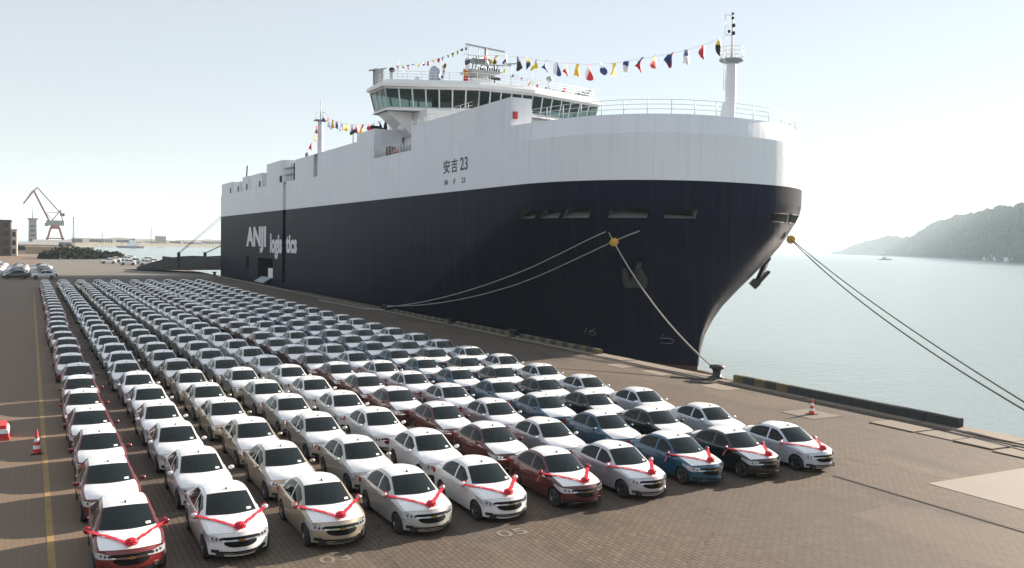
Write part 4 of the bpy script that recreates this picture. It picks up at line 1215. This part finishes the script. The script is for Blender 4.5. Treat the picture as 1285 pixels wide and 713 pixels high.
CARPARTS = {}
for reg, nm, m in (('hood_film', 'hood_film', FILM), ('roof_film', 'roof_film', FILM), ('trunk_film', 'trunk_film', FILM), ('windshield', 'windshield', CGLASS2), ('rear_window', 'rear_window', CGLASS2),
                   ('front_window_l', 'side_window', CGLASS), ('front_window_r', 'side_window', CGLASS), ('rear_window_l', 'side_window', CGLASS), ('rear_window_r', 'side_window', CGLASS)):
    CARPARTS[reg] = (nm, car_part(reg, m))
tyre_l, rim_l = wheel_mb(-1); tyre_r, rim_r = wheel_mb(1)
SM = {k: v[1].mesh(v[0]) for k, v in CARPARTS.items()}
SMX = dict(gm=grille_main.mesh('grille'), gt=grille_top.mesh('upper_grille'), lg=lower_grille.mesh('lower_grille'), bd=badge.mesh('badge'),
           hl=headlight(-1).mesh('headlight'), hr=headlight(1).mesh('headlight'), fl=fog(-1).mesh('fog_lamp_recess'), fr=fog(1).mesh('fog_lamp_recess'),
           tl=tyre_l.mesh('tyre'), tr=tyre_r.mesh('tyre'), rl=rim_l.mesh('rim'), rr=rim_r.mesh('rim'), it=interior.mesh('interior'), an=antenna.mesh('antenna'), sh=sheet.mesh('paper_sheet'),
           t0=tails[0].mesh('tail_light'), t1=tails[1].mesh('tail_light'))
CACHE = {}
def car_meshes(col):
    if col in CACHE: return CACHE[col]
    pm = PAINTS[col]
    b = car_part('body', pm); b.add(fascia(pm)); b.add(rear_fascia(pm)); b.add(inner)
    d = dict(body=b.mesh('body'), ml=mirror(-1, pm).mesh('mirror'), mr=mirror(1, pm).mesh('mirror'), hd=[handle_mb(s, y, pm).mesh('door_handle') for s, y in handles])
    # the middle-distance body carries its own wheels, grilles and handles
    mid = MB(); mid.add(b)
    for s, x, c in WPOS:
        T = Matrix.Translation((x, c, .303)); mid.add(tyre_l if s < 0 else tyre_r, T); mid.add(rim_l if s < 0 else rim_r, T)
    for g in (grille_main, grille_top, lower_grille, badge, interior, antenna, tails[0], tails[1]): mid.add(g)
    mid.add(CARPARTS['trunk_film'][1]); mid.add(CARPARTS['rear_window'][1])
    d['mid'] = mid.mesh('body')
    far = MB(); far.add(mid)
    for s in (-1, 1): far.add(headlight(s)); far.add(mirror(s, pm))
    for k in ('front_window_l', 'front_window_r', 'rear_window_l', 'rear_window_r'): far.add(CARPARTS[k][1])
    d['far'] = far.mesh('body')
    whole = MB(); whole.add(far)
    for k in ('windshield',): whole.add(CARPARTS[k][1])
    for k in ('hood_film', 'roof_film'):
        q = MB(); q.add(CARPARTS[k][1]); q.m = [pm]*len(q.m); whole.add(q)
    d['whole'] = whole.mesh('parked_car')
    CACHE[col] = d
    return d
def make_car(col, loc, lod, label, group, name='sedan'):
    d = car_meshes(col)
    if lod == 2:
        t = bpy.data.objects.new(name, d['far']); COL.objects.link(t); t.location = loc; tag(t, label, 'car', group)
    else:
        t = thing(name, loc, label, 'car', group)
        inst(d['body'] if lod == 0 else d['mid'], 'body', t)
    for k in ('hood_film', 'roof_film', 'windshield'): inst(SM[k], CARPARTS[k][0], t)
    if lod < 2:
        for k in ('front_window_l', 'front_window_r', 'rear_window_l', 'rear_window_r'): inst(SM[k], 'side_window', t)
        inst(SMX['hl'], 'headlight', t); inst(SMX['hr'], 'headlight', t)
        inst(d['ml'], 'mirror', t); inst(d['mr'], 'mirror', t)
        sh_ = inst(SMX['sh'], 'paper_sheet', t)
        sh_.location = (random.uniform(-.06, .05), 0, 0)
    if lod == 0:
        for k in ('trunk_film', 'rear_window'): inst(SM[k], CARPARTS[k][0], t)
        for k, nm in (('gm', 'grille'), ('gt', 'upper_grille'), ('lg', 'lower_grille'), ('bd', 'badge'), ('fl', 'fog_lamp_recess'), ('fr', 'fog_lamp_recess'), ('it', 'interior'), ('an', 'antenna'), ('t0', 'tail_light'), ('t1', 'tail_light')):
            inst(SMX[k], nm, t)
        for me in d['hd']: inst(me, 'door_handle', t)
        for s, x, c in WPOS:
            w = bpy.data.objects.new('wheel', SMX['tl' if s < 0 else 'tr']); COL.objects.link(w); w.parent = t; w.location = (x, c, .303)
            inst(SMX['rl' if s < 0 else 'rr'], 'rim', w)
    return t
COLX = [2.19, 4.88, 7.57, 10.27, 12.92, 15.86, 18.52, 21.55, 24.21, 26.94]
COLY = [23.22, 23.38, 23.12, 23.02, 23.14, 23.28, 23.18, 23.65, 23.45, 23.30]
COLC = ['maroon', 'white', 'champagne', 'silver', 'white', 'brown-red', 'lilac-silver', 'blue', 'black', 'pale silver-blue']
COLN = ['leftmost', 'second', 'third', 'fourth', 'fifth', 'sixth', 'seventh', 'eighth', 'ninth', 'rightmost']
PITCH, NROWS = 4.827, 30
for c in range(10):
    for r_ in range(NROWS):
        lod = 0 if r_ < 4 else (1 if r_ < 12 else 2)
        jx = random.gauss(0, .06) if r_ else 0; jy = random.gauss(0, .07) if r_ else 0
        if c == 9 and r_ > 0: jx += .10*math.sin(r_*1.7)
        where = 'front car' if r_ == 0 else ('last car' if r_ == NROWS-1 else ordinal(r_) + ' car')
        lab = '%s sedan with white hood film, %s of the %s column%s' % (COLC[c], where, COLN[c], '' if c in (0, 9) else ' from left')
        t = make_car(COLC[c], (COLX[c] + jx, COLY[c] + PITCH*r_ + jy, 0), lod, lab, 'new sedans parked in ten columns')
        t.rotation_euler.z = random.gauss(0, .008)

# red ribbons with rosettes over the hoods of the front row
def hood_z(x, y):
    # height of the hood surface under a point
    best = None
    for i in range(len(Ys)-1):
        if Ys[i] > 1.6: break
        for p in SEC[i][6:]:
            d = (abs(p[0]) - abs(x))**2 + (p[1] - y)**2
            if best is None or d < best[0]: best = (d, p[2])
    return best[1]
def ribbon_parts():
    strips = MB()
    for s in (-1, 1):
        G = []; n = 14
        for i in range(n+1):
            t = i/n; x = s*(.93*(1-t) + .05*t); y = 1.50*(1-t) + .27*t
            z = max(hood_z(x, y) + .02 if t > .12 else 0, .985 - .11*t)
            d = Vector((-s*.88, -1.17, 0)).normalized(); q = Vector((d.y, -d.x, 0))*.060
            tw = .010*math.sin(i*1.1 + s)
            G.append([(x - q.x, y - q.y, z + tw), (x, y, z + .014), (x + q.x, y + q.y, z - tw)])
        strips.quadgrid(G, RIBBON, True)
        # loose tail hanging from the mirror
        G = [[(s*(.95 + .02*k), 1.47 + .01*k, .98 - .055*k), (s*(.95 + .02*k) + .02, 1.56 + .012*k, .97 - .06*k)] for k in range(6)]
        strips.quadgrid(G, RIBBON, True)
        strips.tube([(s*.93 + .075*math.cos(a), 1.52 + .0*a, .98 + .085*math.sin(a)) for a in [k*math.pi/6 for k in range(12)]], .02, RIBBON, 5, closed=True)
    ros = MB(); c = Vector((0, .235, hood_z(0, .235) + .07))
    rn = random.Random(5)
    for ring, nn, el in ((.165, 12, .05), (.165, 11, .5), (.15, 8, .95), (.13, 4, 1.4)):
        for k in range(nn):
            a = 2*math.pi*k/nn + rn.uniform(-.2, .2) + ring*9
            d = Vector((math.cos(a)*math.cos(el), math.sin(a)*math.cos(el), math.sin(el))); sdv = d.cross(Vector((0, 0, 1))).normalized(); uv = sdv.cross(d)
            G = []
            for i in range(9):
                t = 2*math.pi*i/8; p = c + d*(ring*.5*(1 - math.cos(t))) + uv*(.042*math.sin(t))
                G.append([p - sdv*.042, p + sdv*.042])
            ros.quadgrid(G, RIBBON, True)
    return strips.mesh('ribbon'), ros.mesh('rosette')
RB, RO = ribbon_parts()
for c in range(10):
    t = thing('hood_ribbon', (COLX[c], COLY[c], 0), 'red ribbon and rosette tied across the %s sedan, %s in the front row' % (COLC[c], COLN[c]), 'ribbon', 'red ribbons on the front row of cars')
    inst(RB, 'ribbon', t); inst(RO, 'rosette', t)

# ------------------------------------------------------------------ cones and barrier
CONE_R = mat('cone_red', (.55, .03, .03), .5)
def cone(x, y, label, h=.75):
    t = thing('traffic_cone', (x, y, 0), label, 'traffic cone', 'red and white traffic cones')
    T = Matrix.Translation((x, y, 0))
    MB().box((x-.22, y-.22, .004), (x+.22, y+.22, .05), TRIM).build('base', t)
    zs = [.05, .20, .34, .48, .62, h]
    for i in range(5):
        r0_, r1_ = .17*(1 - zs[i]/h*.82), .17*(1 - zs[i+1]/h*.82)
        MB().lathe([(r0_, zs[i]), (r1_, zs[i+1])], CONE_R if i % 2 == 0 else LETW, 16, T).build('band', t)
    MB().lathe([(.032, h), (.02, h+.03), (.001, h+.03)], TRIM, 12, T).build('tip', t)
cone(.2, 38.9, 'red and white traffic cone on the yellow line left of the cars', .95)
cone(35.9, 32.2, 'red and white traffic cone near the sunlit quay edge', .8)
t = thing('water_barrier', (-1.0, 42.6, 0), 'red plastic barrier at the left edge of the lot', 'barrier')
mb = MB(); mb.hexa([(-1.3, 41.9, 0.004), (-.78, 41.9, 0.004), (-.78, 43.4, 0.004), (-1.3, 43.4, 0.004), (-1.15, 42.0, .62), (-.93, 42.0, .62), (-.93, 43.3, .62), (-1.15, 43.3, .62)], CONE_R); mb.build('barrier_body', t)
MB().hexa([(-1.27, 41.86, .3), (-.80, 41.86, .3), (-.80, 43.44, .3), (-1.27, 43.44, .3), (-1.22, 41.92, .46), (-.86, 41.92, .46), (-.86, 43.4, .46), (-1.22, 43.4, .46)], LETW).build('white_band', t)

# ------------------------------------------------------------------ other cars parked far back on the left
PAINTS['dark green'] = paint_material('car_paint_dark_green', (.02, .035, .03), .3)
PAINTS['bronze'] = paint_material('car_paint_bronze', (.16, .10, .07), .4)
PAINTS['grey'] = paint_material('car_paint_grey', (.14, .15, .16), .4)
def parked(x, y, rz, col, sc_, label, group):
    d = car_meshes(col)
    o = bpy.data.objects.new('parked_car', d['whole']); COL.objects.link(o)
    o.scale = (sc_, sc_, sc_*1.12); o.rotation_euler.z = rz; o.location = (x, y, 0); tag(o, label, 'car', group)
cols3 = ['silver', 'bronze', 'grey', 'black', 'pale silver-blue', 'white', 'grey']
cols4 = ['dark green', 'blue', 'brown-red', 'pale silver-blue', 'white', 'silver', 'grey']
cols5 = ['white', 'white', 'silver', 'white', 'pale silver-blue', 'white', 'white']
for ci, (x, cl, nm) in enumerate(((-.1, cols3, 'nearest the new sedans'), (-5.2, cols4, 'middle'), (-10.2, cols5, 'outermost left'))):
    for k in range(7):
        yy = 203 + k*9.5 + ci*1.5 + (12 if ci == 2 else 0)
        parked(x + random.uniform(-.2, .2), yy, R(-90), cl[k], 1.14, '%s car parked sideways far left, %s in the file %s' % (cl[k], ordinal(k), nm), 'cars parked beyond the rows at far left')
wh = [(21.0, 330, 20), (24.5, 352, 20), (25.5, 312, 25), (29.5, 334, 20), (30, 368, 20), (31, 309, 25), (35, 330, 20), (36, 305, 25), (36.5, 360, 20), (33.5, 395, 20)]
for k, (x, y, a) in enumerate(wh):
    parked(x, y, R(-75 - a*.3), 'white' if k % 4 != 3 else 'silver', 1.2, '%s car on the far apron behind the stern ramp, %s of its cluster' % ('white' if k % 4 != 3 else 'silver', ordinal(k)), 'cars on the far apron by the ramp')

# ------------------------------------------------------------------ far shore, port buildings
LAND = mat('far_land', (.20, .17, .13), .95, noise=.3, nscale=.02)
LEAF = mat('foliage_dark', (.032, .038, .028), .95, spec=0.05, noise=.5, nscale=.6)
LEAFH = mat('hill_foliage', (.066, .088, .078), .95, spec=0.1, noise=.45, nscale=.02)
BRICKB = mat('brown_brick_wall', (.085, .055, .042), .9, noise=.25, nscale=.5)
PALEB = mat('pale_render_wall', (.50, .46, .40), .9, noise=.1, nscale=.3)
GREYB = mat('grey_concrete_tower', (.30, .30, .30), .9, noise=.12, nscale=.3)
CRANER = mat('crane_red_oxide', (.30, .045, .035), .6, noise=.2, nscale=.3)
CRANEG = mat('crane_house_grey', (.24, .25, .26), .6)
WARM = mat('warm_sand_wall', (.45, .34, .24), .9, noise=.15, nscale=.2)

# bushes on a mound beyond the apron
def bush(x, y, rx, ry, rz, label, seed):
    t = thing('bush', (x, y, 0), label, 'bush', 'dark bushes beyond the far apron')
    rn = random.Random(seed); mb = MB()
    for i in range(420):
        a, b, c = rn.gauss(0, 1), rn.gauss(0, 1), abs(rn.gauss(0, 1)); l = math.sqrt(a*a + b*b + c*c) or 1; q = rn.uniform(.55, 1.0)
        p = Vector((x + a/l*rx*q, y + b/l*ry*q, c/l*rz*q + .2)); s = rn.uniform(.3, .8)
        n = Vector((rn.gauss(0, 1), rn.gauss(0, 1), rn.gauss(0, 1))).normalized(); u = n.orthogonal().normalized()*s; v = n.cross(u)
        mb.poly([p - u, p + v*.7, p + u, p - v*.7], LEAF)
    mb.build('leaves', t)
    MB().tube([(x, y, 0), (x + .2, y, rz*.5), (x + .6, y + .4, rz*.8)], [.25, .16, .06], BRICKB, 6).build('stem', t)
for k, (x, y, rx, rz) in enumerate(((12, 395, 7, 4.6), (19, 400, 6.5, 3.8), (25, 408, 6, 3.5), (30, 415, 5.5, 3.0), (14, 430, 8, 5.5), (22, 436, 7, 4.2), (6.5, 402, 4, 3.4), (34, 440, 4.5, 2.6))):
    bush(x, y, rx, 5, rz, 'dark green bush behind the far apron, %s of the clump' % ordinal(k), 20 + k)
# long low wall and sheds behind
def building(x0, x1, y0, y1, h, wm, label, name='warehouse', win=(0, 0), roof=None, cat='building'):
    t = thing(name, ((x0+x1)/2, y0, 0), label, cat)
    MB().box((x0, y0, -.5), (x1, y1, h), wm).build('wall', t)
    r = MB()
    if roof:
        xm = (x0+x1)/2
        r.poly([(x0-.4, y0-.4, h), (x1+.4, y0-.4, h), (x1+.4, (y0+y1)/2, h+roof), (x0-.4, (y0+y1)/2, h+roof)], GREYB)
        r.poly([(x0-.4, y1+.4, h), (x1+.4, y1+.4, h), (x1+.4, (y0+y1)/2, h+roof), (x0-.4, (y0+y1)/2, h+roof)], GREYB)
        r.poly([(x0-.4, y0-.4, h), (x0-.4, (y0+y1)/2, h+roof), (x0-.4, y1+.4, h)], wm); r.poly([(x1+.4, y0-.4, h), (x1+.4, (y0+y1)/2, h+roof), (x1+.4, y1+.4, h)], wm)
    else:
        r.box((x0-.3, y0-.3, h), (x1+.3, y1+.3, h+.6), wm)
    r.build('roof', t)
    nx, nz = win
    for i in range(nx):
        for j in range(nz):
            wx = x0 + (x1-x0)*(i+.5)/nx; wz = h*(j+.55)/nz; ww = (x1-x0)/nx*.28; wh_ = h/nz*.28
            MB().box((wx-ww, y0-.06, wz-wh_), (wx+ww, y0+.1, wz+wh_), DARK).build('window', t)
    return t
building(-66, -7.6, 452, 480, 15.6, BRICKB, 'dark brown brick building at the far left edge', win=(16, 4))
b_ = building(-7.5, -5.2, 455, 478, 11.5, PALEB, 'narrow pale annex beside the dark brick building', 'annex', win=(1, 3))
building(-2, 30, 520, 535, 3.2, WARM, 'long low wall-like shed beyond the bushes', 'low_shed')
building(-30, 14, 560, 580, 4.5, PALEB, 'pale low shed behind the dark bushes at far left', 'low_shed', win=(6, 1), roof=1.5)
building(2, 26, 700, 720, 5.5, GREYB, 'grey low shed in front of the harbour crane', 'low_shed', win=(5, 1), roof=1.6)
# control tower
t = thing('control_tower', (2.6, 1080, 0), 'tall grey concrete tower with flared top left of the crane', 'tower')
MB().hexa([(-1.6, 1076, 0), (6.6, 1076, 0), (6.6, 1086, 0), (-1.6, 1086, 0), (-1.2, 1076, 26.5), (6.2, 1076, 26.5), (6.2, 1086, 26.5), (-1.2, 1086, 26.5)], GREYB).build('shaft', t)
MB().hexa([(-1.2, 1076, 26.5), (6.2, 1076, 26.5), (6.2, 1086, 26.5), (-1.2, 1086, 26.5), (-2.6, 1075, 29.4), (8.2, 1075, 29.4), (8.2, 1087, 29.4), (-2.6, 1087, 29.4)], GREYB).build('top_house', t)
for z in (5, 10, 15, 20): MB().box((.5, 1075.9, z), (4.6, 1076.1, z+1.6), DARK).build('window', t)
MB().tube([(2.6, 1081, 29), (2.6, 1081, 40)], [.5, .15], BLACKST, 6).build('aerial', t)

# harbour crane: portal, slewing house, boom, jib
CY = 1116
t = thing('harbour_crane', (24.5, CY, 0), 'tall red level-luffing harbour crane on four legs at far left', 'crane')
def bm(name, segs, m):
    mb = MB()
    for p, q, w in segs: mb.beam(p, q, w, w, m)
    return mb.build(name, t)
for dx in (15.2, 34.4):
    for dy in (-6, 6):
        bm('portal_leg', [((dx, CY+dy, 0), (24.8 + (dx-24.8)*.42, CY+dy*.5, 20.5), 2.0)], CRANER)
bm('portal_beam', [((15.4, CY-6, 8), (34.2, CY-6, 8), 1.3), ((15.4, CY+6, 8), (34.2, CY+6, 8), 1.3), ((20.5, CY-3, 19.5), (29, CY-3, 19.5), 1.8), ((20.5, CY+3, 19.5), (29, CY+3, 19.5), 1.8)], CRANER)
MB().lathe([(4.4, 19.5), (4.4, 22.2), (3.6, 22.4), (.01, 22.4)], CRANER, 16, Matrix.Translation((24.8, CY, 0))).build('slewing_ring', t)
MB().box((16.0, CY-3.2, 22.4), (33.8, CY+3.2, 28.2), CRANEG).build('machinery_house', t)
MB().box((14.4, CY-2.5, 21.5), (18.4, CY-.5, 25.2), CRANEG).build('operator_cab', t)
bm('boom', [((19.0, CY-2, 27.5), (4.2, CY-.8, 60), 1.7), ((19.0, CY+2, 27.5), (4.2, CY+.8, 60), 1.7), ((23, CY, 28), (14.0, CY, 38), .6)] + [((19 - k*1.85, CY-2+k*.15, 27.5+k*4.06), (19-(k+1)*1.85, CY+2-(k+1)*.15, 27.5+(k+1)*4.06), .4) for k in range(8)], CRANER)
bm('jib', [((-6.2, CY, 46.0), (3.6, CY, 60.2), 1.5), ((3.6, CY, 60.2), (7.4, CY, 64.4), 1.2), ((-6.2, CY, 46.0), (2.8, CY, 61.6), .5)], CRANER)
bm('tie_rod', [((7.4, CY, 64.4), (33.4, CY, 33.0), 1.0)], BLACKST)
bm('a_frame', [((22, CY-2.4, 28), (30.4, CY-1, 40), .9), ((22, CY+2.4, 28), (30.4, CY+1, 40), .9), ((32.5, CY-2.4, 28), (30.4, CY-1, 40), .9), ((32.5, CY+2.4, 28), (30.4, CY+1, 40), .9), ((14.5, CY, 37.0), (30.4, CY, 37.5), .6)], CRANER)
MB().box((29.8, CY-2, 33.5), (34.6, CY+2, 36.4), BLACKST).build('counterweight', t)
bm('hoist_rope', [((-6.2, CY, 46), (-6.2, CY, 38), .18)], BLACKST)
# lattice radio mast
t2 = thing('radio_mast', (46, 1180, 0), 'thin lattice radio mast right of the harbour crane', 'mast'); t = t2
bm('lattice', [((45, 1179, 0), (45.6, 1180, 34), .35), ((47, 1179, 0), (46.4, 1180, 34), .35), ((46, 1181, 0), (46, 1180.4, 34), .35)] + [((45 + .04*k, 1179, k*2.2), (47 - .04*k, 1179, k*2.2 + 2.2), .2) for k in range(15)], BLACKST)

# far shore across the water
fs = MB(); pts_n = []
for k in range(60):
    x = 60 + k*17; y0 = 1560 + 240*math.sin(k*.06) + x*.35
    hgt = 2.5 + 2.2*abs(math.sin(k*.7)) + 3*abs(math.sin(k*.23))
    pts_n.append([(x, y0, SEA_Z - .5), (x, y0 + 4, -2.2), (x, y0 + 40, hgt*.35), (x, y0 + 160, hgt + 2), (x, y0 + 420, hgt*1.6), (x, y0 + 900, SEA_Z - 2)])
fs.quadgrid(pts_n, LAND, True)
tag(fs.build('far_shore'), kind='structure')
rn = random.Random(11)
kinds = [('pale', PALEB), ('sandy', WARM), ('grey', GREYB), ('brown', BRICKB)]
for k in range(22):
    x = 70 + k*26 + rn.uniform(-6, 6); y0 = 1560 + 240*math.sin((x-60)/17*.06) + x*.35 + 45
    cn, cm = kinds[rn.randrange(4)]
    w = rn.uniform(9, 24); h = rn.uniform(4, 8.5) if k not in (6, 17) else 15
    building(x - w/2, x + w/2, y0, y0 + 14, h, cm, '%s waterfront building on the far shore, %s counted from the left' % (cn, ordinal(k)), 'waterfront_building', win=(4, 1) if h < 10 else (4, 3), roof=2.0 if rn.random() < .5 else None)
for k, (x, y, h) in enumerate(((185, 1640, 34), (330, 1720, 22), (105, 1600, 20))):
    t = thing('pylon', (x, y, 0), 'thin dark pylon on the far shore, %s from left' % ['second', 'third', 'first'][k], 'pylon')
    bm('lattice', [((x-1.5, y, -1), (x, y, h), .5), ((x+1.5, y, -1), (x, y, h), .5), ((x-1, y, h*.4), (x+1, y, h*.4), .4), ((x-.7, y, h*.65), (x+.7, y, h*.65), .4)], BLACKST)
# white vessel moored off the far shore
t = thing('white_vessel', (128, 1380, SEA_Z), 'white service vessel with tall bridge moored off the far shore', 'ship')
vx, vy = 128, 1380
mb = MB()
mb.hexa([(vx-17, vy-3.5, SEA_Z), (vx+17, vy-3.5, SEA_Z), (vx+17, vy+3.5, SEA_Z), (vx-17, vy+3.5, SEA_Z), (vx-20, vy-4.5, -1.2), (vx+18, vy-4.5, -1.2), (vx+18, vy+4.5, -1.2), (vx-20, vy+4.5, -1.2)], CRANEG)
mb.build('hull', t)
mb = MB(); mb.box((vx-4, vy-4, -1.2), (vx+10, vy+4, 3.2), SWHITE); mb.box((vx-2, vy-3.5, 3.2), (vx+6, vy+3.5, 6.8), SWHITE); mb.box((vx-1, vy-3, 6.8), (vx+3, vy+3, 9.6), SWHITE); mb.build('superstructure', t)
MB().box((vx-1.05, vy-3.05, 7.7), (vx+3.05, vy+3.05, 8.7), DARK).build('bridge_window', t)
MB().box((vx+3.4, vy-1.4, 6.8), (vx+5.4, vy+1.4, 9.9), BLACKST).build('funnel', t)
mb = MB(); mb.tube([(vx-.5, vy, 9.6), (vx-.5, vy, 16)], [.35, .12], GREYB, 6); mb.tube([(vx-12, vy, -1.2), (vx-12, vy, 9)], [.4, .2], GREYB, 6); mb.build('mast', t)

# ------------------------------------------------------------------ wooded headland on the right
def cam_dir(a): return (math.sin(a), math.cos(a))
AZ = lin([1040, 1049, 1085, 1110, 1142, 1160, 1180, 1200, 1220, 1250, 1274, 1330, 1420, 1560], [0]*14)
px_az = lambda px: YAW + math.atan((px - 642.5)/1096.29)
DIST = lin([1035, 1049, 1085, 1142, 1180, 1220, 1250, 1274, 1330, 1420, 1560], [4700, 4500, 4000, 3150, 2550, 1900, 1450, 1200, 950, 800, 720])
HS = 1.6
HGT = lin([1035, 1049, 1060, 1070, 1085, 1098, 1112, 1126, 1142, 1150, 1160, 1172, 1180, 1192, 1205, 1222, 1236, 1250, 1262, 1274, 1330, 1420, 1560],
          [0, 5, 18, 40, 54, 60, 72, 66, 56, 72, 92, 100, 100, 100, 100, 90, 88, 84, 78, 76, 74, 68, 50])
rn = random.Random(4)
G = []; ridge = []
pxs = [1035 + k*5.0 for k in range(106)]
for px in pxs:
    a = px_az(px); d = DIST(px)*HS; h = HGT(px)*HS; dx, dy = cam_dir(a); row = []
    thick = 200 + h*3.0
    for t_, hh in ((0, -.06), (.03, .05), (.1, .17), (.2, .36), (.32, .58), (.45, .80), (.58, .95), (.7, 1.0), (.85, .8), (1.0, .35), (1.15, -.08)):
        jit = 1 + rn.uniform(-.05, .05)
        r_ = d + t_*thick
        row.append((dx*r_, dy*r_, max(hh*h*jit, -.06*h) + (SEA_Z if hh > 0 else SEA_Z - 1)))
    G.append(row)
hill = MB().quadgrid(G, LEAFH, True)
tag(hill.build('headland_hill'), kind='structure')
wood = MB()
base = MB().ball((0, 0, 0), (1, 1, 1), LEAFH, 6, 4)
for k in range(7000):
    i = rn.randrange(len(G)-1); j = rn.randrange(1, 8); s, u = rn.random(), rn.random()
    p = Vector(G[i][j]).lerp(Vector(G[i+1][j]), s).lerp(Vector(G[i][j+1]).lerp(Vector(G[i+1][j+1]), s), u)
    if p.z < SEA_Z + 4: continue
    hscale = min(1, DIST(pxs[i])/2200)
    r_ = rn.uniform(4.0, 11.0)*(.5 + .7*hscale)
    b0 = len(wood.v)
    wood.v.extend([(p.x + v[0]*r_*rn.uniform(.75, 1.2), p.y + v[1]*r_*rn.uniform(.75, 1.2), p.z + r_*.35 + v[2]*r_*rn.uniform(.8, 1.25)) for v in base.v])
    wood.f.extend([tuple(b0 + q for q in f) for f in base.f]); wood.m.extend(base.m); wood.s.extend([False]*len(base.f))
tag(wood.build('hillside_wood'), 'hazy trees covering the headland on the right', 'trees', kind='stuff')
hp_ = []
for k in range(9):
    px = 1236 + k*4.6; a = px_az(px); dx, dy = cam_dir(a); r_ = DIST(px)*HS + 14 + (k % 3)*22
    x, y = dx*r_, dy*r_; w = rn.uniform(9, 17); h = rn.uniform(6, 12)
    z0 = SEA_Z + 2 + (k % 3)*3
    t = thing('shore_house', (x, y, z0), 'pale house at the foot of the headland, %s from left' % ordinal(k), 'house', 'houses at the foot of the headland')
    MB().box((x-w/2, y-4, z0-3), (x+w/2, y+4, z0+h), PALEB if k % 3 else SWHITE).build('wall', t)
    MB().hexa([(x-w/2-.5, y-4.5, z0+h), (x+w/2+.5, y-4.5, z0+h), (x+w/2+.5, y+4.5, z0+h), (x-w/2-.5, y+4.5, z0+h), (x-w/2+1, y-.3, z0+h+2), (x+w/2-1, y-.3, z0+h+2), (x+w/2-1, y+.3, z0+h+2), (x-w/2+1, y+.3, z0+h+2)], CRANEG).build('roof', t)
    for q in (-.25, .25): MB().box((x+q*w-.6, y-4.08, z0+h*.35), (x+q*w+.6, y-3.9, z0+h*.7), DARK).build('window', t)
# jetty at the foot of the headland
a = px_az(1250); dx, dy = cam_dir(a); r_ = 1330*HS
t = thing('jetty', (dx*r_, dy*r_, SEA_Z), 'low dark jetty at the foot of the headland', 'jetty')
p = Vector((dx*r_, dy*r_, SEA_Z)); sdv = Vector((dy, -dx, 0))
mb = MB(); mb.beam(p - sdv*80 + Vector((0,0,1.4)), p + sdv*130 + Vector((0,0,1.4)), 6, .8, CRANEG); mb.build('jetty_deck', t)
mb = MB()
for k in range(12): q = p + sdv*(-76 + k*18); mb.tube([q + Vector((0,0,-1)), q + Vector((0,0,1.2))], .5, BLACKST, 6)
mb.build('pile', t)['kind'] = 'stuff'
# small boat
a = px_az(1110); dx, dy = cam_dir(a); bx, by = dx*1900, dy*1900; sdv = Vector((dy, -dx, 0)); fv = Vector((dx, dy, 0)); p = Vector((bx, by, SEA_Z))
t = thing('small_boat', p, 'small fishing boat on the water in front of the headland', 'boat')
def rel(a_, b_, c_): return p + sdv*a_ + fv*b_ + Vector((0, 0, c_))
MB().hexa([rel(-11, -2.2, -.3), rel(10, -2.2, -.3), rel(10, 2.2, -.3), rel(-11, 2.2, -.3), rel(-13.5, -3, 1.6), rel(13, -3, 2.2), rel(13, 3, 2.2), rel(-13.5, 3, 1.6)], CRANEG).build('hull', t)
MB().hexa([rel(-6, -1.8, 1.6), rel(2, -1.8, 1.6), rel(2, 1.8, 1.6), rel(-6, 1.8, 1.6), rel(-5.4, -1.6, 5.2), rel(1.4, -1.6, 5.2), rel(1.4, 1.6, 5.2), rel(-5.4, 1.6, 5.2)], SWHITE).build('wheelhouse', t)
MB().hexa([rel(-5.75, -1.85, 3.2), rel(1.75, -1.85, 3.2), rel(1.75, 1.85, 3.2), rel(-5.75, 1.85, 3.2), rel(-5.6, -1.75, 4.4), rel(1.6, -1.75, 4.4), rel(1.6, 1.75, 4.4), rel(-5.6, 1.75, 4.4)], DARK).build('wheelhouse_window', t)
MB().tube([rel(-2, 0, 5), rel(-2, 0, 9.5)], [.15, .08], STEEL, 6).build('mast', t)

# ------------------------------------------------------------------ air
HAZE = bpy.data.materials.new('sea_haze'); HAZE.use_nodes = True
nt = HAZE.node_tree; nt.nodes.clear()
ho = nt.nodes.new('ShaderNodeOutputMaterial'); pv = nt.nodes.new('ShaderNodeVolumePrincipled')
pv.inputs['Color'].default_value = (.74, .89, 1.0, 1); pv.inputs['Density'].default_value = 0.00012; pv.inputs['Anisotropy'].default_value = 0.1
nt.links.new(pv.outputs[0], ho.inputs['Volume'])
hz = MB().box((-9100, -1600, -8), (12100, 12100, 230), HAZE).build('haze')
tag(hz, kind='stuff')
